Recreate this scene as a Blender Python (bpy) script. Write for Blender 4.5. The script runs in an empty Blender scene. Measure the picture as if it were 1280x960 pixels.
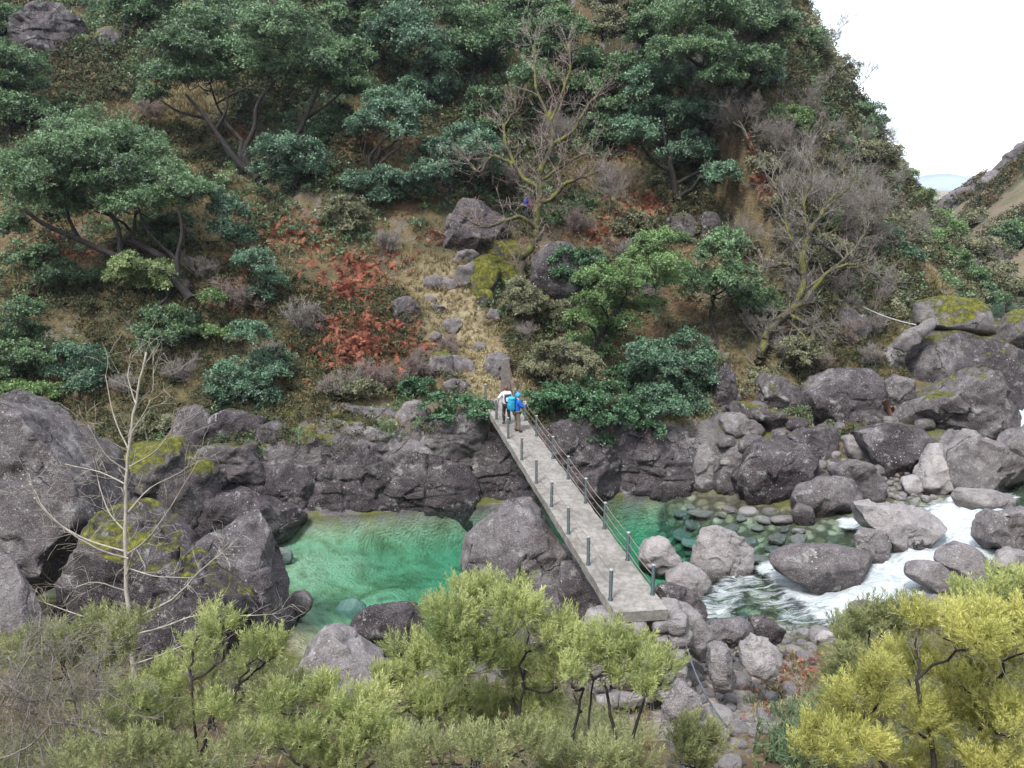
import bpy, bmesh, math, random
import numpy as np
from mathutils import Vector

# ------------------------------------------------------------------ camera, sky, sun, exposure
scene = bpy.context.scene
CAMZ, PITCH, FPX = 14.5, math.radians(14.0), 1000.0
cam_d = bpy.data.cameras.new('camera')
cam_d.sensor_width = 36.0
cam_d.lens = 36.0 * FPX / 1280.0
cam_d.clip_start, cam_d.clip_end = 0.1, 6000.0
cam = bpy.data.objects.new('camera', cam_d)
scene.collection.objects.link(cam)
cam.location = (0, 0, CAMZ)
cam.rotation_euler = (math.pi / 2 - PITCH, 0, 0)
scene.camera = cam

SUN_EL, SUN_AZ = 58.0, 215.0           # high, veiled by cloud, from behind the camera's left shoulder
world = bpy.data.worlds.new('World')
scene.world = world
world.use_nodes = True
wn = world.node_tree.nodes
wl = world.node_tree.links
wn.clear()
w_out = wn.new('ShaderNodeOutputWorld')
w_bg = wn.new('ShaderNodeBackground')
w_sky = wn.new('ShaderNodeTexSky')
w_sky.sky_type = 'NISHITA'
w_sky.sun_disc = False
w_sky.sun_elevation = math.radians(SUN_EL)
w_sky.sun_rotation = math.radians(SUN_AZ)
w_sky.dust_density = 3.0
w_sky.altitude = 600
w_mix = wn.new('ShaderNodeMix')
w_mix.data_type = 'RGBA'
w_mix.inputs['Factor'].default_value = 0.78         # share of the even overcast cloud deck
w_mix.inputs['B'].default_value = (7.0, 7.6, 8.5, 1)
wl.new(w_sky.outputs['Color'], w_mix.inputs['A'])
wl.new(w_mix.outputs['Result'], w_bg.inputs['Color'])
w_bg.inputs['Strength'].default_value = 0.095
wl.new(w_bg.outputs['Background'], w_out.inputs['Surface'])

sun_d = bpy.data.lights.new('sun', 'SUN')
sun_d.energy = 1.5
sun_d.angle = math.radians(10)
sun_d.color = (1.0, 0.97, 0.92)
sun = bpy.data.objects.new('sun', sun_d)
scene.collection.objects.link(sun)
_el, _az = math.radians(SUN_EL), math.radians(SUN_AZ)
_to_sun = Vector((math.sin(_az) * math.cos(_el), math.cos(_az) * math.cos(_el), math.sin(_el)))
sun.rotation_euler = _to_sun.to_track_quat('Z', 'Y').to_euler()
sun.location = (0, 0, 60)

scene.view_settings.view_transform = 'Standard'
scene.view_settings.look = 'None'
scene.view_settings.exposure = 1.7
scene.view_settings.gamma = 1.0
scene.view_settings.use_curve_mapping = False
scene.cycles.max_bounces = 6
scene.cycles.diffuse_bounces = 3
scene.cycles.glossy_bounces = 2
scene.cycles.transmission_bounces = 3
scene.cycles.transparent_max_bounces = 8
scene.cycles.volume_bounces = 0
scene.cycles.caustics_reflective = False

COL = scene.collection
RNG = np.random.default_rng(7)
random.seed(7)

# ------------------------------------------------------------------ photograph pixel <-> world helpers (1280x960 pixels)
SP, CP = math.sin(PITCH), math.cos(PITCH)
RIGHT = np.array([1.0, 0, 0])
UP = np.array([0, SP, CP])
FWD = np.array([0, CP, -SP])


def W(px, py, zc):
    u = (px - 640) / FPX * zc
    v = (480 - py) / FPX * zc
    return np.array([0, 0, CAMZ]) + RIGHT * u + UP * v + FWD * zc


def WF(px, py, y):
    """point of pixel (px, py) at forward distance y on the ground plan"""
    d = (px - 640) / FPX * RIGHT + (480 - py) / FPX * UP + FWD
    return np.array([0, 0, CAMZ]) + d * (y / d[1])


# ------------------------------------------------------------------ noise
def _hash(ix, iy, iz, seed):
    with np.errstate(over='ignore'):
        h = (ix.astype(np.uint32) * np.uint32(374761393) + iy.astype(np.uint32) * np.uint32(668265263)
             + iz.astype(np.uint32) * np.uint32(2147483647) + np.uint32((seed * 974711 + 12345) & 0xffffffff))
        h = (h ^ (h >> np.uint32(13))) * np.uint32(1274126177)
        h = h ^ (h >> np.uint32(16))
        h = h * np.uint32(2246822519)
        h = h ^ (h >> np.uint32(15))
    return h.astype(np.float64) / 2147483648.0 - 1.0


def vnoise(P, seed=0):
    P = np.asarray(P, float)
    i = np.floor(P).astype(np.int64)
    f = P - i
    f = f * f * f * (f * (f * 6 - 15) + 10)
    r = 0
    for dx in (0, 1):
        wx = f[:, 0] if dx else 1 - f[:, 0]
        for dy in (0, 1):
            wy = f[:, 1] if dy else 1 - f[:, 1]
            for dz in (0, 1):
                wz = f[:, 2] if dz else 1 - f[:, 2]
                r = r + wx * wy * wz * _hash(i[:, 0] + dx, i[:, 1] + dy, i[:, 2] + dz, seed)
    return r


def fbm(P, octaves=4, seed=0, gain=0.5):
    P = np.asarray(P, float)
    a, s, r = 1.0, 1.0, 0
    for o in range(octaves):
        r = r + a * vnoise(P * s + o * 17.3, seed + o)
        a *= gain
        s *= 2.03
    return r


def sm(t):
    t = np.clip(t, 0, 1)
    return t * t * (3 - 2 * t)


# ------------------------------------------------------------------ terrain height
FARB = np.array([(-400, 26), (-60, 31), (-25, 32.4), (-12, 33.2), (-8, 33.6), (0, 35), (4, 35.8), (8.5, 36.6), (10.5, 35), (12.5, 32.9), (17.5, 32.6),
                 (21.5, 35), (25, 39.5), (29.5, 47), (38, 62), (42, 84), (47, 112), (54, 152), (80, 258), (200, 600), (520, 1600)], float)
NEARB = np.array([(-400, 20), (-60, 25.5), (-15, 26), (-9.5, 25.6), (-6.8, 22.2), (-3, 21.8), (0, 22.3), (5, 22.3), (8, 23), (12, 23), (17, 24), (24, 27),
                  (32, 33), (41, 46), (46, 68), (50, 95), (66, 145), (107, 200), (160, 262), (360, 800), (640, 1600)], float)


def poly_dist(x, y, poly):
    best = np.full(x.shape, 1e18)
    bx = np.zeros(x.shape)
    for (ax, ay), (cx, cy) in zip(poly[:-1], poly[1:]):
        dx, dy = cx - ax, cy - ay
        t = np.clip(((x - ax) * dx + (y - ay) * dy) / (dx * dx + dy * dy), 0, 1)
        qx, qy = ax + t * dx, ay + t * dy
        d = (x - qx) ** 2 + (y - qy) ** 2
        m = d < best
        best = np.where(m, d, best)
        bx = np.where(m, qx, bx)
    return np.sqrt(best), bx


def wlevel(x):
    return np.interp(x, [7.5, 9.5, 12, 15, 18, 24, 33, 50, 95, 300], [0, 0.15, .6, 1.2, 1.7, 2.5, 3.3, 4.4, 5.5, 6])


def H(x, y):
    x = np.atleast_1d(np.asarray(x, float))
    y = np.atleast_1d(np.asarray(y, float))
    yF = np.interp(x, FARB[:, 0], FARB[:, 1])
    yN = np.interp(x, NEARB[:, 0], NEARB[:, 1])
    dF, xF = poly_dist(x, y, FARB)
    dN, xN = poly_dist(x, y, NEARB)
    wl_ = wlevel(np.where(y > yF, xF, np.where(y < yN, xN, x)))
    P2 = np.stack([x, y, np.zeros_like(x)], 1)
    n1 = fbm(P2 / 9.0, 3, 3)
    n2 = fbm(P2 / 1.7, 3, 5)
    # far side: rock wall at the water, then the wooded slope
    cliff = np.interp(xF, [-30, -14, -9, 6, 8.5, 10.5, 12.5, 25, 30], [2.2, 2.4, 3.2, 3.4, 2.8, 1.6, .7, .7, 2.0])
    t1 = np.interp(xF, [-10, -2, 4, 10, 12.5, 25, 29.5, 38], [.50, .40, .44, .5, .22, .25, .9, 1.4])
    t2 = np.interp(xF, [-10, 4, 12, 20, 28, 40], [.72, .72, .85, 1.15, 1.5, 1.6])
    prof = .25 * sm(dF / .5) + (cliff - .25) * sm((dF - .45) / 1.0) + t1 * np.clip(dF - 1.2, 0, 7) + t2 * np.clip(dF - 8.2, 0, None)
    prof = np.where(prof > 60, 60 + 60 * (1 - np.exp(-(prof - 60) / 60)), prof)
    amp = sm((dF - 1) / 8)
    far = wl_ + prof + amp * (1.1 * n1 + 0.35 * n2)
    # camera's side: stones by the water, then the scrub slope
    tr = np.interp(y, [30, 70, 120, 300], [.63, .62, .86, .8])
    profn = .3 * sm(dN / 1.0) + .16 * np.clip(dN, 0, 4.5) + tr * np.clip(dN - 4.0, 0, None)
    profn = np.where(profn > 45, 45 + 50 * (1 - np.exp(-(profn - 45) / 50)), profn)
    ampn = sm((dN - 4) / 6) * sm((np.hypot(x, y) - 4) / 10)
    near = wl_ + profn + ampn * (0.5 * n1 + .25 * n2) + .1 * n2 * sm(dN / 2) * sm((np.hypot(x, y) - 3) / 6)
    bigr = sm((y - 60) / 60)
    near = near + bigr * 4.0 * fbm(P2 / 22.0, 4, 9) * sm(dN / 20)
    fall = 1 - sm((y - 190) / 200)
    far = wl_ + (far - wl_) * fall
    near = wl_ + (near - wl_) * fall
    # channel
    dep = np.interp(x, [-20, -11, -8, -4.5, 0, 6, 7.4, 8.8, 11, 30], [.9, .8, .95, 1.4, 2.4, 2.3, 1.4, .65, .45, .4])
    dm = np.minimum(dF, dN)
    dm = np.minimum(dF * np.interp(x, [6, 9], [2.6, 1.0]), dN)
    bed = wl_ - dep * sm(dm / 3.2) + .18 * n2 * sm(dm / 2)
    return np.where(y > yF, far, np.where(y < yN, near, bed))


_TS = np.concatenate([np.linspace(4, 100, 720), np.linspace(100.5, 500, 320)])


def ground(px, py, water=False):
    """where the sight line through a pixel first meets the ground (or the water)"""
    d = (px - 640) / FPX * RIGHT + (480 - py) / FPX * UP + FWD
    p = np.array([0, 0, CAMZ]) + _TS[:, None] * d
    h = H(p[:, 0], p[:, 1])
    if water:
        h = np.maximum(h, wlevel(p[:, 0]))
    k = np.nonzero(p[:, 2] < h)[0]
    k = k[0] if len(k) else len(_TS) - 1
    return p[k]


def ground_many(PX, PY):
    out = []
    for k in range(0, len(PX), 200):
        a, b = np.asarray(PX[k:k + 200], float), np.asarray(PY[k:k + 200], float)
        d = ((a - 640) / FPX)[:, None] * RIGHT + ((480 - b) / FPX)[:, None] * UP + FWD
        ts = _TS[::2]
        p = np.array([0, 0, CAMZ]) + ts[None, :, None] * d[:, None, :]
        q = p.reshape(-1, 3)
        h = H(q[:, 0], q[:, 1]).reshape(len(a), -1)
        m = p[:, :, 2] < h
        i_ = np.where(m.any(1), m.argmax(1), len(ts) - 1)
        r = p[np.arange(len(a)), i_]
        r[:, 2] = H(r[:, 0], r[:, 1])
        out.append(r)
    return np.concatenate(out)


def zground(x, y):
    return float(H(x, y)[0])


# ------------------------------------------------------------------ materials
def mat(name):
    m = bpy.data.materials.new(name)
    m.use_nodes = True
    nt = m.node_tree
    b = nt.nodes['Principled BSDF']
    return m, nt, b


class NT:
    """small helper around a node tree"""
    def __init__(s, nt):
        s.nt, s.n, s.l = nt, nt.nodes, nt.links

    def node(s, t, **kw):
        n = s.n.new(t)
        for k, v in kw.items():
            setattr(n, k, v)
        return n

    def link(s, a, b):
        s.l.new(a, b)

    def tex(s, kind='Object'):
        return s.node('ShaderNodeTexCoord').outputs[kind]

    def noise(s, vec, scale, detail=4, rough=.55, dist=0.0, out='Fac'):
        n = s.node('ShaderNodeTexNoise')
        n.inputs['Scale'].default_value = scale
        n.inputs['Detail'].default_value = detail
        n.inputs['Roughness'].default_value = rough
        n.inputs['Distortion'].default_value = dist
        s.link(vec, n.inputs['Vector'])
        return n.outputs[out]

    def voro(s, vec, scale, feature='F1', out='Distance'):
        n = s.node('ShaderNodeTexVoronoi', feature=feature)
        n.inputs['Scale'].default_value = scale
        s.link(vec, n.inputs['Vector'])
        return n.outputs[out]

    def ramp(s, fac, stops, interp='LINEAR'):
        n = s.node('ShaderNodeValToRGB')
        n.color_ramp.interpolation = interp
        e = n.color_ramp.elements
        while len(e) < len(stops):
            e.new(.5)
        for el, (p, c) in zip(e, stops):
            el.position = p
            el.color = (c, c, c, 1) if isinstance(c, (int, float)) else (*c, 1)
        s.link(fac, n.inputs['Fac'])
        return n.outputs['Color']

    def mix(s, fac, a, b, mode='MIX'):
        n = s.node('ShaderNodeMix', data_type='RGBA', blend_type=mode)
        for sock, v in ((n.inputs['Factor'], fac), (n.inputs['A'], a), (n.inputs['B'], b)):
            if isinstance(v, (int, float)):
                sock.default_value = v
            elif isinstance(v, tuple):
                sock.default_value = (*v, 1)
            else:
                s.link(v, sock)
        return n.outputs['Result']

    def math(s, op, a, b=None, clamp=False):
        n = s.node('ShaderNodeMath', operation=op, use_clamp=clamp)
        for k, v in enumerate((a, b)):
            if v is None:
                continue
            if isinstance(v, (int, float)):
                n.inputs[k].default_value = v
            else:
                s.link(v, n.inputs[k])
        return n.outputs[0]

    def attr(s, name, kind='GEOMETRY'):
        n = s.node('ShaderNodeAttribute', attribute_name=name, attribute_type=kind)
        return n.outputs['Fac']

    def up(s):
        g = s.node('ShaderNodeNewGeometry')
        x = s.node('ShaderNodeSeparateXYZ')
        s.link(g.outputs['Normal'], x.inputs[0])
        return x.outputs['Z']

    def bump(s, h, strength, dist, bsdf, normal=None):
        n = s.node('ShaderNodeBump')
        n.inputs['Strength'].default_value = strength
        n.inputs['Distance'].default_value = dist
        s.link(h, n.inputs['Height'])
        if normal is not None:
            s.link(normal, n.inputs['Normal'])
        if bsdf is not None:
            s.link(n.outputs[0], bsdf.inputs['Normal'])
        return n.outputs[0]


def rock_material():
    m, nt, b = mat('granite')
    s = NT(nt)
    v = s.tex('Object')
    big = s.noise(v, .55, 4, .6, .6)
    mid = s.noise(v, 2.6, 6, .65, .3)
    fine = s.noise(v, 26, 3, .6)
    tone = s.attr('tone', 'OBJECT')              # 0 pale washed stone .. 1 dark purple weathered stone
    pale = s.ramp(big, [(.3, (.45, .41, .395)), (.55, (.36, .335, .33)), (.72, (.58, .545, .52))])
    dark = s.ramp(big, [(.32, (.034, .025, .029)), (.44, (.070, .054, .060)), (.54, (.105, .088, .094)), (.66, (.225, .208, .206))])
    c = s.mix(tone, pale, dark)
    t4 = s.math('ADD', .3, s.math('MULTIPLY', tone, .7))
    c = s.mix(s.math('MULTIPLY', t4, s.ramp(mid, [(.40, .9), (.58, 0.0)])), c, (.5, .46, .465), 'MULTIPLY')
    c = s.mix(s.math('MULTIPLY', t4, s.ramp(fine, [(.44, .7), (.58, 0.0)])), c, (.4, .38, .39), 'MULTIPLY')
    c = s.mix(s.ramp(fine, [(.56, 0.0), (.7, .35)]), c, (.42, .41, .39))
    wob = s.node('ShaderNodeVectorMath', operation='MULTIPLY_ADD')
    s.link(s.noise(v, .9, 4, .6, out='Color'), wob.inputs[0])
    wob.inputs[1].default_value = (.9, .9, .9)
    s.link(v, wob.inputs[2])
    crk = s.ramp(s.voro(wob.outputs[0], .5, 'DISTANCE_TO_EDGE'), [(.004, 1.0), (.014, 0.0)])
    crk = s.math('MULTIPLY', crk, s.ramp(s.noise(v, .5, 2), [(.54, 0.0), (.6, .8)]))
    c = s.mix(s.math('MULTIPLY', crk, .85), c, (.02, .018, .018))
    wz = s.attr('wetz', 'OBJECT')                # height of the water the stone stands in
    gp = s.node('ShaderNodeNewGeometry')
    xp = s.node('ShaderNodeSeparateXYZ')
    s.link(gp.outputs['Position'], xp.inputs[0])
    wline = s.math('ADD', s.math('SUBTRACT', xp.outputs['Z'], wz), s.math('MULTIPLY', s.noise(v, 2.2, 3), -.35))
    wband = s.ramp(wline, [(.0, 1.0), (.12, 0.0)])
    c = s.mix(s.math('MULTIPLY', wband, .8), c, (.30, .26, .25), 'MULTIPLY')
    # pale lichen specks
    sp = s.ramp(s.voro(v, 5.5), [(.10, 1.0), (.2, 0.0)])
    spn = s.math('MULTIPLY', sp, s.ramp(s.noise(v, 1.1, 3), [(.46, 0.0), (.6, .9)]))
    sp2 = s.ramp(s.voro(v, 17), [(.1, 1.0), (.24, 0.0)])
    sp2 = s.math('MULTIPLY', sp2, s.ramp(s.noise(v, 1.9, 4), [(.42, 0.0), (.6, .7)]))
    c = s.mix(s.math('MAXIMUM', spn, sp2), c, (.46, .46, .44))
    lp = s.ramp(s.noise(v, 1.5, 9, .78, .4), [(.56, 0.0), (.62, .7)])
    c = s.mix(lp, c, (.30, .295, .28))          # grey crust lichen in patches
    # run-down stains
    mp = s.node('ShaderNodeMapping')
    mp.inputs['Scale'].default_value = (1.6, 1.6, .22)
    s.link(v, mp.inputs['Vector'])
    st = s.ramp(s.noise(mp.outputs[0], 1.4, 5, .6, .4), [(.5, 0.0), (.7, .6)])
    c = s.mix(s.math('MULTIPLY', st, tone), c, (.05, .042, .045))
    # moss where the stone faces up
    moss = s.attr('moss', 'OBJECT')
    mn = s.math('ADD', s.math('MULTIPLY', s.up(), .5), s.math('MULTIPLY', s.noise(v, 1.1, 8, .72), 1.1))
    thr = s.math('SUBTRACT', 1.27, s.math('MULTIPLY', moss, .55))
    mf = s.math('MULTIPLY', s.math('SUBTRACT', mn, thr), 9.0, True)
    mc = s.ramp(s.noise(v, 5, 6, .75), [(.3, (.04, .048, .012)), (.48, (.12, .125, .02)), (.66, (.33, .31, .038))])
    mf = s.math('MULTIPLY', mf, s.ramp(moss, [(0.0, 0.0), (.04, 1.0)]))
    c = s.mix(mf, c, mc)
    s.link(c, b.inputs['Base Color'])
    wet = s.attr('wet', 'OBJECT')
    s.link(s.math('SUBTRACT', .88, s.math('MULTIPLY', s.math('MAXIMUM', wet, wband), .5)), b.inputs['Roughness'])
    b.inputs['Specular IOR Level'].default_value = .35
    h = s.math('ADD', s.math('MULTIPLY', mid, .8), s.math('MULTIPLY', fine, .25))
    h = s.math('SUBTRACT', h, s.math('MULTIPLY', crk, .8))
    h = s.math('ADD', h, s.math('MULTIPLY', s.math('MULTIPLY', mf, s.noise(v, 30, 3)), .8))
    s.bump(h, 1.0, .2, b)
    return m


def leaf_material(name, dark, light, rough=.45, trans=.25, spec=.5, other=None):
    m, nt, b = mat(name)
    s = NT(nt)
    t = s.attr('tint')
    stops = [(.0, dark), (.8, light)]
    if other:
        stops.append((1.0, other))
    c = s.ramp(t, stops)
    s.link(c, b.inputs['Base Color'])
    b.inputs['Roughness'].default_value = rough
    b.inputs['Specular IOR Level'].default_value = spec
    if trans > 0:
        tr = s.node('ShaderNodeBsdfTranslucent')
        s.link(s.mix(.5, c, light), tr.inputs['Color'])
        mx = s.node('ShaderNodeMixShader')
        mx.inputs[0].default_value = trans
        s.link(b.outputs[0], mx.inputs[1])
        s.link(tr.outputs[0], mx.inputs[2])
        s.link(mx.outputs[0], nt.nodes['Material Output'].inputs['Surface'])
    return m


def bark_material(name, c0, c1, mossy=0.0):
    m, nt, b = mat(name)
    s = NT(nt)
    v = s.tex('Object')
    c = s.ramp(s.noise(v, 6, 5, .65), [(.35, c0), (.65, c1)])
    if mossy:
        mf = s.ramp(s.noise(v, 1.6, 4, .6), [(.5 - .3 * mossy, 0.0), (.62 - .3 * mossy, 1.0)])
        mc = s.ramp(s.noise(v, 14, 3), [(.35, (.05, .058, .012)), (.65, (.17, .165, .025))])
        c = s.mix(mf, c, mc)
    s.link(c, b.inputs['Base Color'])
    b.inputs['Roughness'].default_value = .9
    s.bump(s.noise(v, 18, 4), .6, .03, b)
    return m


def plain(name, c, rough=.6, metal=0.0, var=.25, scale=8.0, bump=0.0):
    m, nt, b = mat(name)
    s = NT(nt)
    v = s.tex('Object')
    n = s.noise(v, scale, 5, .6)
    lo = tuple(x * (1 - var) for x in c)
    hi = tuple(min(1, x * (1 + var)) for x in c)
    s.link(s.ramp(n, [(.3, lo), (.7, hi)]), b.inputs['Base Color'])
    b.inputs['Roughness'].default_value = rough
    b.inputs['Metallic'].default_value = metal
    if bump:
        s.bump(s.noise(v, scale * 4, 4), .6, bump, b)
    return m


def concrete_material():
    m, nt, b = mat('weathered_concrete')
    s = NT(nt)
    v = s.tex('Object')
    c = s.ramp(s.noise(v, .9, 6, .65, .4), [(.3, (.155, .142, .128)), (.5, (.225, .208, .19)), (.72, (.285, .268, .245))])
    c = s.mix(s.ramp(s.noise(v, 5, 6, .7), [(.42, .7), (.56, 0.0)]), c, (.55, .52, .48), 'MULTIPLY')
    dirt = s.ramp(s.noise(v, 2.2, 5, .7), [(.58, 0.0), (.72, .75)])
    c = s.mix(dirt, c, (.13, .115, .095))
    s.link(c, b.inputs['Base Color'])
    b.inputs['Roughness'].default_value = .9
    s.bump(s.noise(v, 40, 4), .5, .02, b)
    return m


def ground_material():
    m, nt, b = mat('hillside_ground')
    s = NT(nt)
    v = s.tex('Object')
    a = s.noise(v, .16, 5, .62, .4)
    d = s.noise(v, 1.2, 6, .7)
    c = s.ramp(a, [(.28, (.055, .05, .025)), (.42, (.10, .085, .04)), (.52, (.16, .12, .055)), (.62, (.13, .075, .04)), (.75, (.10, .11, .03))])
    c = s.mix(s.ramp(d, [(.35, .8), (.6, 0.0)]), c, (.4, .38, .33), 'MULTIPLY')
    rk = s.ramp(s.noise(v, .35, 6, .7, .3), [(.55, 0.0), (.6, 1.0)])
    steep = s.ramp(s.up(), [(.5, 1.0), (.8, 0.0)])
    stone = s.ramp(s.noise(v, 1.4, 6, .65), [(.3, (.10, .09, .09)), (.7, (.24, .22, .21))])
    c = s.mix(s.math('MULTIPLY', rk, steep), c, stone)
    path = s.attr('zone_path')
    pc = s.ramp(s.noise(v, 2.2, 6, .7), [(.3, (.10, .08, .05)), (.5, (.25, .20, .115)), (.7, (.33, .29, .19))])
    c = s.mix(path, c, pc)
    hill = s.attr('zone_farhill')
    hc = s.ramp(s.noise(v, .13, 8, .78, .6), [(.32, (.05, .06, .03)), (.44, (.14, .125, .065)), (.52, (.22, .165, .12)), (.6, (.10, .12, .05)), (.7, (.22, .20, .185))])
    c = s.mix(hill, c, hc)
    wall = s.attr('zone_rock')
    wc = s.ramp(s.noise(v, .9, 7, .7, .3), [(.3, (.05, .043, .045)), (.5, (.12, .105, .105)), (.7, (.22, .2, .2))])
    wm = s.ramp(s.math('ADD', s.noise(v, .7, 5, .65), s.math('MULTIPLY', s.up(), .35)), [(.74, 0.0), (.84, 1.0)])
    wc = s.mix(wm, wc, (.10, .105, .02))
    c = s.mix(wall, c, wc)
    rub = s.attr('zone_rubble')
    rc = s.ramp(s.noise(v, 3.0, 6, .7), [(.3, (.14, .12, .10)), (.55, (.32, .275, .24)), (.75, (.46, .40, .35))])
    c = s.mix(rub, c, rc)
    bed = s.attr('zone_bed')
    bc = s.ramp(s.noise(v, .45, 6, .62, .8), [(.3, (.17, .14, .08)), (.42, (.34, .29, .18)), (.5, (.46, .40, .27)), (.6, (.54, .49, .36)), (.72, (.25, .21, .12))])
    bc = s.mix(s.ramp(s.voro(v, 1.9), [(.15, .5), (.45, 0.0)]), bc, (.5, .46, .36), 'MULTIPLY')
    stony = s.attr('zone_stony_bed')
    vo = s.node('ShaderNodeTexVoronoi')
    vo.inputs['Scale'].default_value = 2.1
    wv = s.node('ShaderNodeVectorMath', operation='MULTIPLY_ADD')
    s.link(s.noise(v, 1.5, 3, out='Color'), wv.inputs[0])
    wv.inputs[1].default_value = (.5, .5, .5)
    s.link(v, wv.inputs[2])
    s.link(wv.outputs[0], vo.inputs['Vector'])
    sc_ = s.ramp(vo.outputs['Color'], [(.2, (.16, .135, .085)), (.4, (.30, .265, .19)), (.55, (.42, .38, .31)), (.7, (.23, .20, .11)), (.85, (.50, .46, .40))])
    sc_ = s.mix(s.ramp(vo.outputs['Distance'], [(.35, 0.0), (.6, .8)]), sc_, (.04, .035, .02))
    sc_ = s.mix(s.ramp(s.noise(v, 3.5, 5, .7), [(.35, .6), (.6, 0.0)]), sc_, (.5, .46, .36), 'MULTIPLY')
    bc = s.mix(stony, bc, sc_)
    c = s.mix(bed, c, bc)
    s.link(c, b.inputs['Base Color'])
    b.inputs['Roughness'].default_value = .95
    s.bump(s.math('ADD', d, s.noise(v, 9, 4)), .8, .25, b)
    return m


def water_material():
    m, nt, b = mat('clear_green_water')
    s = NT(nt)
    n = nt.nodes
    v = s.tex('Object')
    out = n['Material Output']
    # clear water: see-through surface under a Fresnel gloss
    tp = s.node('ShaderNodeBsdfTransparent')
    tp.inputs['Color'].default_value = (.93, .97, .96, 1)
    gl = s.node('ShaderNodeBsdfGlossy')
    gl.inputs['Roughness'].default_value = .06
    fr = s.node('ShaderNodeFresnel')
    fr.inputs['IOR'].default_value = 1.33
    mp = s.node('ShaderNodeMapping')
    mp.inputs['Scale'].default_value = (.8, 1.6, 1)
    mp.inputs['Rotation'].default_value = (0, 0, .5)
    s.link(v, mp.inputs['Vector'])
    rip = s.math('ADD', s.noise(mp.outputs[0], 1.6, 3, .5, .3), s.math('MULTIPLY', s.noise(mp.outputs[0], 9, 3, .6), .35))
    nb = s.bump(rip, .12, .05, None)
    s.link(nb, gl.inputs['Normal'])
    s.link(nb, fr.inputs['Normal'])
    mx = s.node('ShaderNodeMixShader')
    s.link(fr.outputs[0], mx.inputs[0])
    s.link(tp.outputs[0], mx.inputs[1])
    s.link(gl.outputs[0], mx.inputs[2])
    # white water
    foam = s.attr('foam')
    fm = s.node('ShaderNodeMapping')
    fm.inputs['Rotation'].default_value = (0, 0, -.55)
    fm.inputs['Scale'].default_value = (.55, 1.7, 1)
    s.link(v, fm.inputs['Vector'])
    fn = s.noise(fm.outputs[0], 1.7, 8, .72, 1.2)
    ff = s.math('SUBTRACT', s.math('ADD', s.math('MULTIPLY', foam, .95), s.math('MULTIPLY', fn, 1.7)), 1.22)
    ff = s.math('MULTIPLY', ff, 2.6, True)
    fd = s.node('ShaderNodeBsdfPrincipled')
    s.link(s.ramp(s.noise(fm.outputs[0], 3.2, 7, .75, .8), [(.36, (.50, .58, .61)), (.52, (.80, .85, .87)), (.65, (.9, .92, .93))]), fd.inputs['Base Color'])
    fd.inputs['Roughness'].default_value = .55
    s.bump(s.noise(fm.outputs[0], 3, 7, .75), 1.0, .35, fd)
    m2 = s.node('ShaderNodeMixShader')
    s.link(ff, m2.inputs[0])
    s.link(mx.outputs[0], m2.inputs[1])
    s.link(fd.outputs[0], m2.inputs[2])
    s.link(m2.outputs[0], out.inputs['Surface'])
    n.remove(b)
    ab = s.node('ShaderNodeVolumeAbsorption')
    ab.inputs['Color'].default_value = (.18, .77, .69, 1)
    ab.inputs['Density'].default_value = .42
    s.link(ab.outputs[0], out.inputs['Volume'])
    return m


M = {}
M['rock'] = rock_material()
M['ground'] = ground_material()
M['water'] = water_material()
M['concrete'] = concrete_material()
M['post'] = plain('grey_green_painted_steel', (.020, .036, .040), .6, 0, .3, 14)
M['cap'] = plain('pale_post_cap', (.26, .27, .27), .6)
M['cable'] = plain('rusty_steel_cable', (.22, .16, .135), .6, .4)
M['hose'] = plain('grey_plastic_pipe', (.075, .085, .10), .45)
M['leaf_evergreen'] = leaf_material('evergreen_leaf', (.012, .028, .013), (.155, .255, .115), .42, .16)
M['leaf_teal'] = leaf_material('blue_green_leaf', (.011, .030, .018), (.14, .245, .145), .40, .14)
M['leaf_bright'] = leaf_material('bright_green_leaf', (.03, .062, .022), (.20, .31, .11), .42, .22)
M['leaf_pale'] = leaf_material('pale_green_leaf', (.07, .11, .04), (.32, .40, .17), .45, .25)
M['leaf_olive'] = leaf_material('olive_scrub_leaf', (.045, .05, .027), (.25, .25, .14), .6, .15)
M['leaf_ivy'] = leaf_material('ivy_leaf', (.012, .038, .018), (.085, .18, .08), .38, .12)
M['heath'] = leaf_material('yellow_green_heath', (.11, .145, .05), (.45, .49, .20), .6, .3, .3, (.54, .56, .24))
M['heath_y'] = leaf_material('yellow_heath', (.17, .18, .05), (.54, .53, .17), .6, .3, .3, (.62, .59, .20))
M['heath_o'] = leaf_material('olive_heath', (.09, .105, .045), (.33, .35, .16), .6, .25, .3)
M['bracken'] = leaf_material('dead_bracken', (.11, .045, .03), (.38, .135, .085), .8, .2, .2, (.48, .25, .13))
M['straw'] = leaf_material('dry_grass', (.10, .08, .04), (.36, .29, .155), .8, .2, .2, (.5, .44, .27))
M['under'] = leaf_material('mixed_undergrowth', (.02, .03, .014), (.10, .10, .045), .7, .1, .25, (.22, .11, .055))
M['mosstuft'] = leaf_material('moss_tuft', (.06, .075, .015), (.26, .27, .06), .85, .15, .15)
M['bark'] = bark_material('dark_bark', (.009, .007, .0065), (.032, .025, .022))
M['bark_moss'] = bark_material('mossy_bark', (.024, .019, .015), (.075, .062, .046), .14)
M['bark_grey'] = bark_material('grey_bark', (.10, .085, .075), (.24, .21, .185), .1)
M['twig'] = plain('grey_twig', (.20, .175, .155), .85)
M['twig_warm'] = plain('pinkish_twig', (.21, .16, .14), .85)
M['twig_pale'] = plain('pale_twig', (.30, .27, .225), .8)
M['mountain'] = plain('mountain_scrub', (.19, .22, .23), .95, 0, .4, .01)  # scrub tone with some distance haze painted in: paler and bluer


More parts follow.
